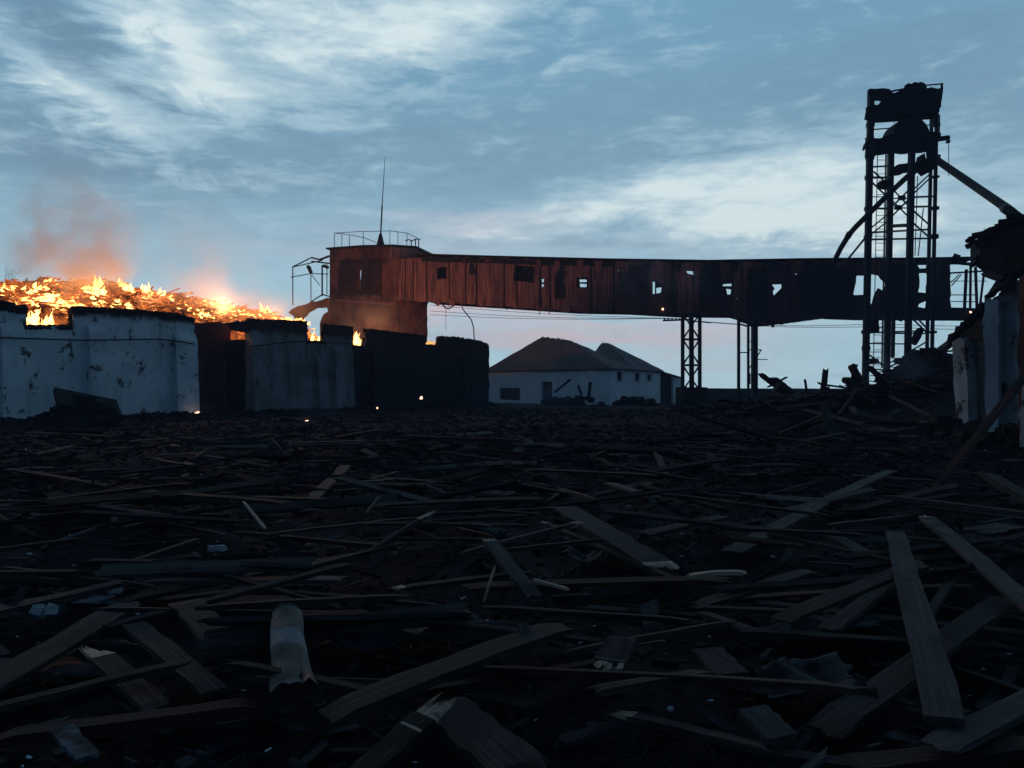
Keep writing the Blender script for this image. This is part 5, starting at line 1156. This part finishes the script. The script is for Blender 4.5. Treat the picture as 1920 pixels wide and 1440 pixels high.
# ------------------------------------------------------------------ smoke and haze
def smoke(name, label, c, size, dens, colr, seed, nscale=.35, th=.42, aniso=.0, rise=0.):
    n, k = 20, 12; mb = MB(); vs = [Vector((0, 0, -1))]
    for i in range(1, k):
        for j in range(n):
            a, b = math.pi * i / k, 2 * math.pi * j / n; vs.append(Vector((math.sin(a) * math.cos(b), math.sin(a) * math.sin(b), -math.cos(a))))
    vs.append(Vector((0, 0, 1)))
    fs = [(0, 1 + (j + 1) % n, 1 + j) for j in range(n)]
    for i in range(k - 2):
        for j in range(n): fs.append((1 + i * n + j, 1 + i * n + (j + 1) % n, 1 + (i + 1) * n + (j + 1) % n, 1 + (i + 1) * n + j))
    l = 1 + (k - 2) * n; fs += [(l + j, l + (j + 1) % n, l + n) for j in range(n)]
    me = bpy.data.meshes.new(name); me.from_pydata(vs, [], fs); o = bpy.data.objects.new(name, me); col.objects.link(o)
    o.location = c; o.scale = size
    def f(gg, out_):
        v = co(gg); ln = gg.n('ShaderNodeVectorMath'); ln.operation = 'LENGTH'; gg.lk(v, ln.inputs[0])
        x, y, z = gg.xyz(v)
        fall = gg.ramp(ln.outputs['Value'], .25, .98, 1., 0.)
        sv = gg.vmul(v, tuple(q * nscale for q in size)); ad = gg.n('ShaderNodeVectorMath'); ad.operation = 'ADD'; gg.lk(sv, ad.inputs[0]); ad.inputs[1].default_value = (seed * 7.3, seed, 0)
        nz = gg.noise(ad.outputs[0], 1., 3, .55, .4)
        low = gg.ramp(z, -.9, 1., 1.5, .35) if rise else 1.
        d = gg.m('MULTIPLY', gg.m('MULTIPLY', fall, gg.ramp(nz, th, th + .3)), gg.m('MULTIPLY', low, dens))
        vol = gg.n('ShaderNodeVolumePrincipled'); vol.inputs['Color'].default_value = (*colr, 1); gg.lk(d, vol.inputs['Density']); vol.inputs['Anisotropy'].default_value = aniso
        gg.lk(vol.outputs[0], out_.inputs['Volume'])
    me.materials.append(mat(name, f)); tag(o, label, 'smoke', kind='stuff')
smoke('smoke_plume', 'orange lit smoke rising over the left part of the burning heap', P(135, 450, 49), (5.2, 3.8, 6.8), .32, (.85, .72, .62), 1, .45, .36, rise=1)
smoke('smoke_plume', 'dense orange glowing smoke close above the tall double flame', P(185, 505, 50), (2.8, 2., 2.0), .45, (.9, .75, .62), 9, .6, .34, rise=1)
smoke('smoke_plume', 'thin smoke added along the whole burning heap to spread its glow', WALL.w(16, 7.2, 5.5), (12., 6., 1.9), .06, (.9, .74, .6), 12, .5, .30)  # added volume, scatters the fire lamps into a soft bloom round the flames
smoke('smoke_plume', 'wide faint smoke drifting over the right part of the yard wall', P(330, 440, 62), (9., 3., 5.), .035, (.8, .72, .72), 14, .25, .34)
smoke('smoke_plume', 'thin pinkish smoke over the right part of the burning heap', P(390, 520, 56), (5.0, 3.2, 4.4), .11, (.85, .72, .66), 2, .45, .36, rise=1)
smoke('smoke_plume', 'orange lit smoke at the foot of the red head house', P(695, 600, 72), (4.2, 2.6, 3.2), .12, (.9, .75, .65), 3, .4, .34, rise=1)
smoke('smoke_plume', 'bluish smoke drifting across the middle of the gallery', P(1235, 525, 69.5), (6.5, 2., 3.0), .10, (.55, .72, .9), 4, .3, .38)
smoke('smoke_plume', 'faint smoke curling from the ground before the grey wall', P(600, 752, 45), (1.8, 1.5, 1.9), .16, (.6, .72, .85), 5, .7, .36)
smoke('smoke_plume', 'faint smoke low before the white storehouse', P(985, 742, 70), (7, 3, 1.9), .05, (.55, .7, .9), 6, .3, .34)
smoke('smoke_plume', 'bluish smoke drifting over the rubble at the tower foot', P(1685, 700, 40), (2.4, 1.5, 1.4), .10, (.6, .7, .9), 7, .6, .36)
mb = MB(); mb.box((0, 205, 13.2), (900, 460, 29.6)); hz = mb.build('haze', mat('haze_air', lambda gg, o: None), org=(0, 205, 0))
gg = N(hz.active_material.node_tree); oo = gg.n('ShaderNodeOutputMaterial'); vol = gg.n('ShaderNodeVolumePrincipled')
vol.inputs['Color'].default_value = (.62, .72, 1., 1); vol.inputs['Density'].default_value = .0008; gg.lk(vol.outputs[0], oo.inputs['Volume']); tag(hz, kind='stuff')
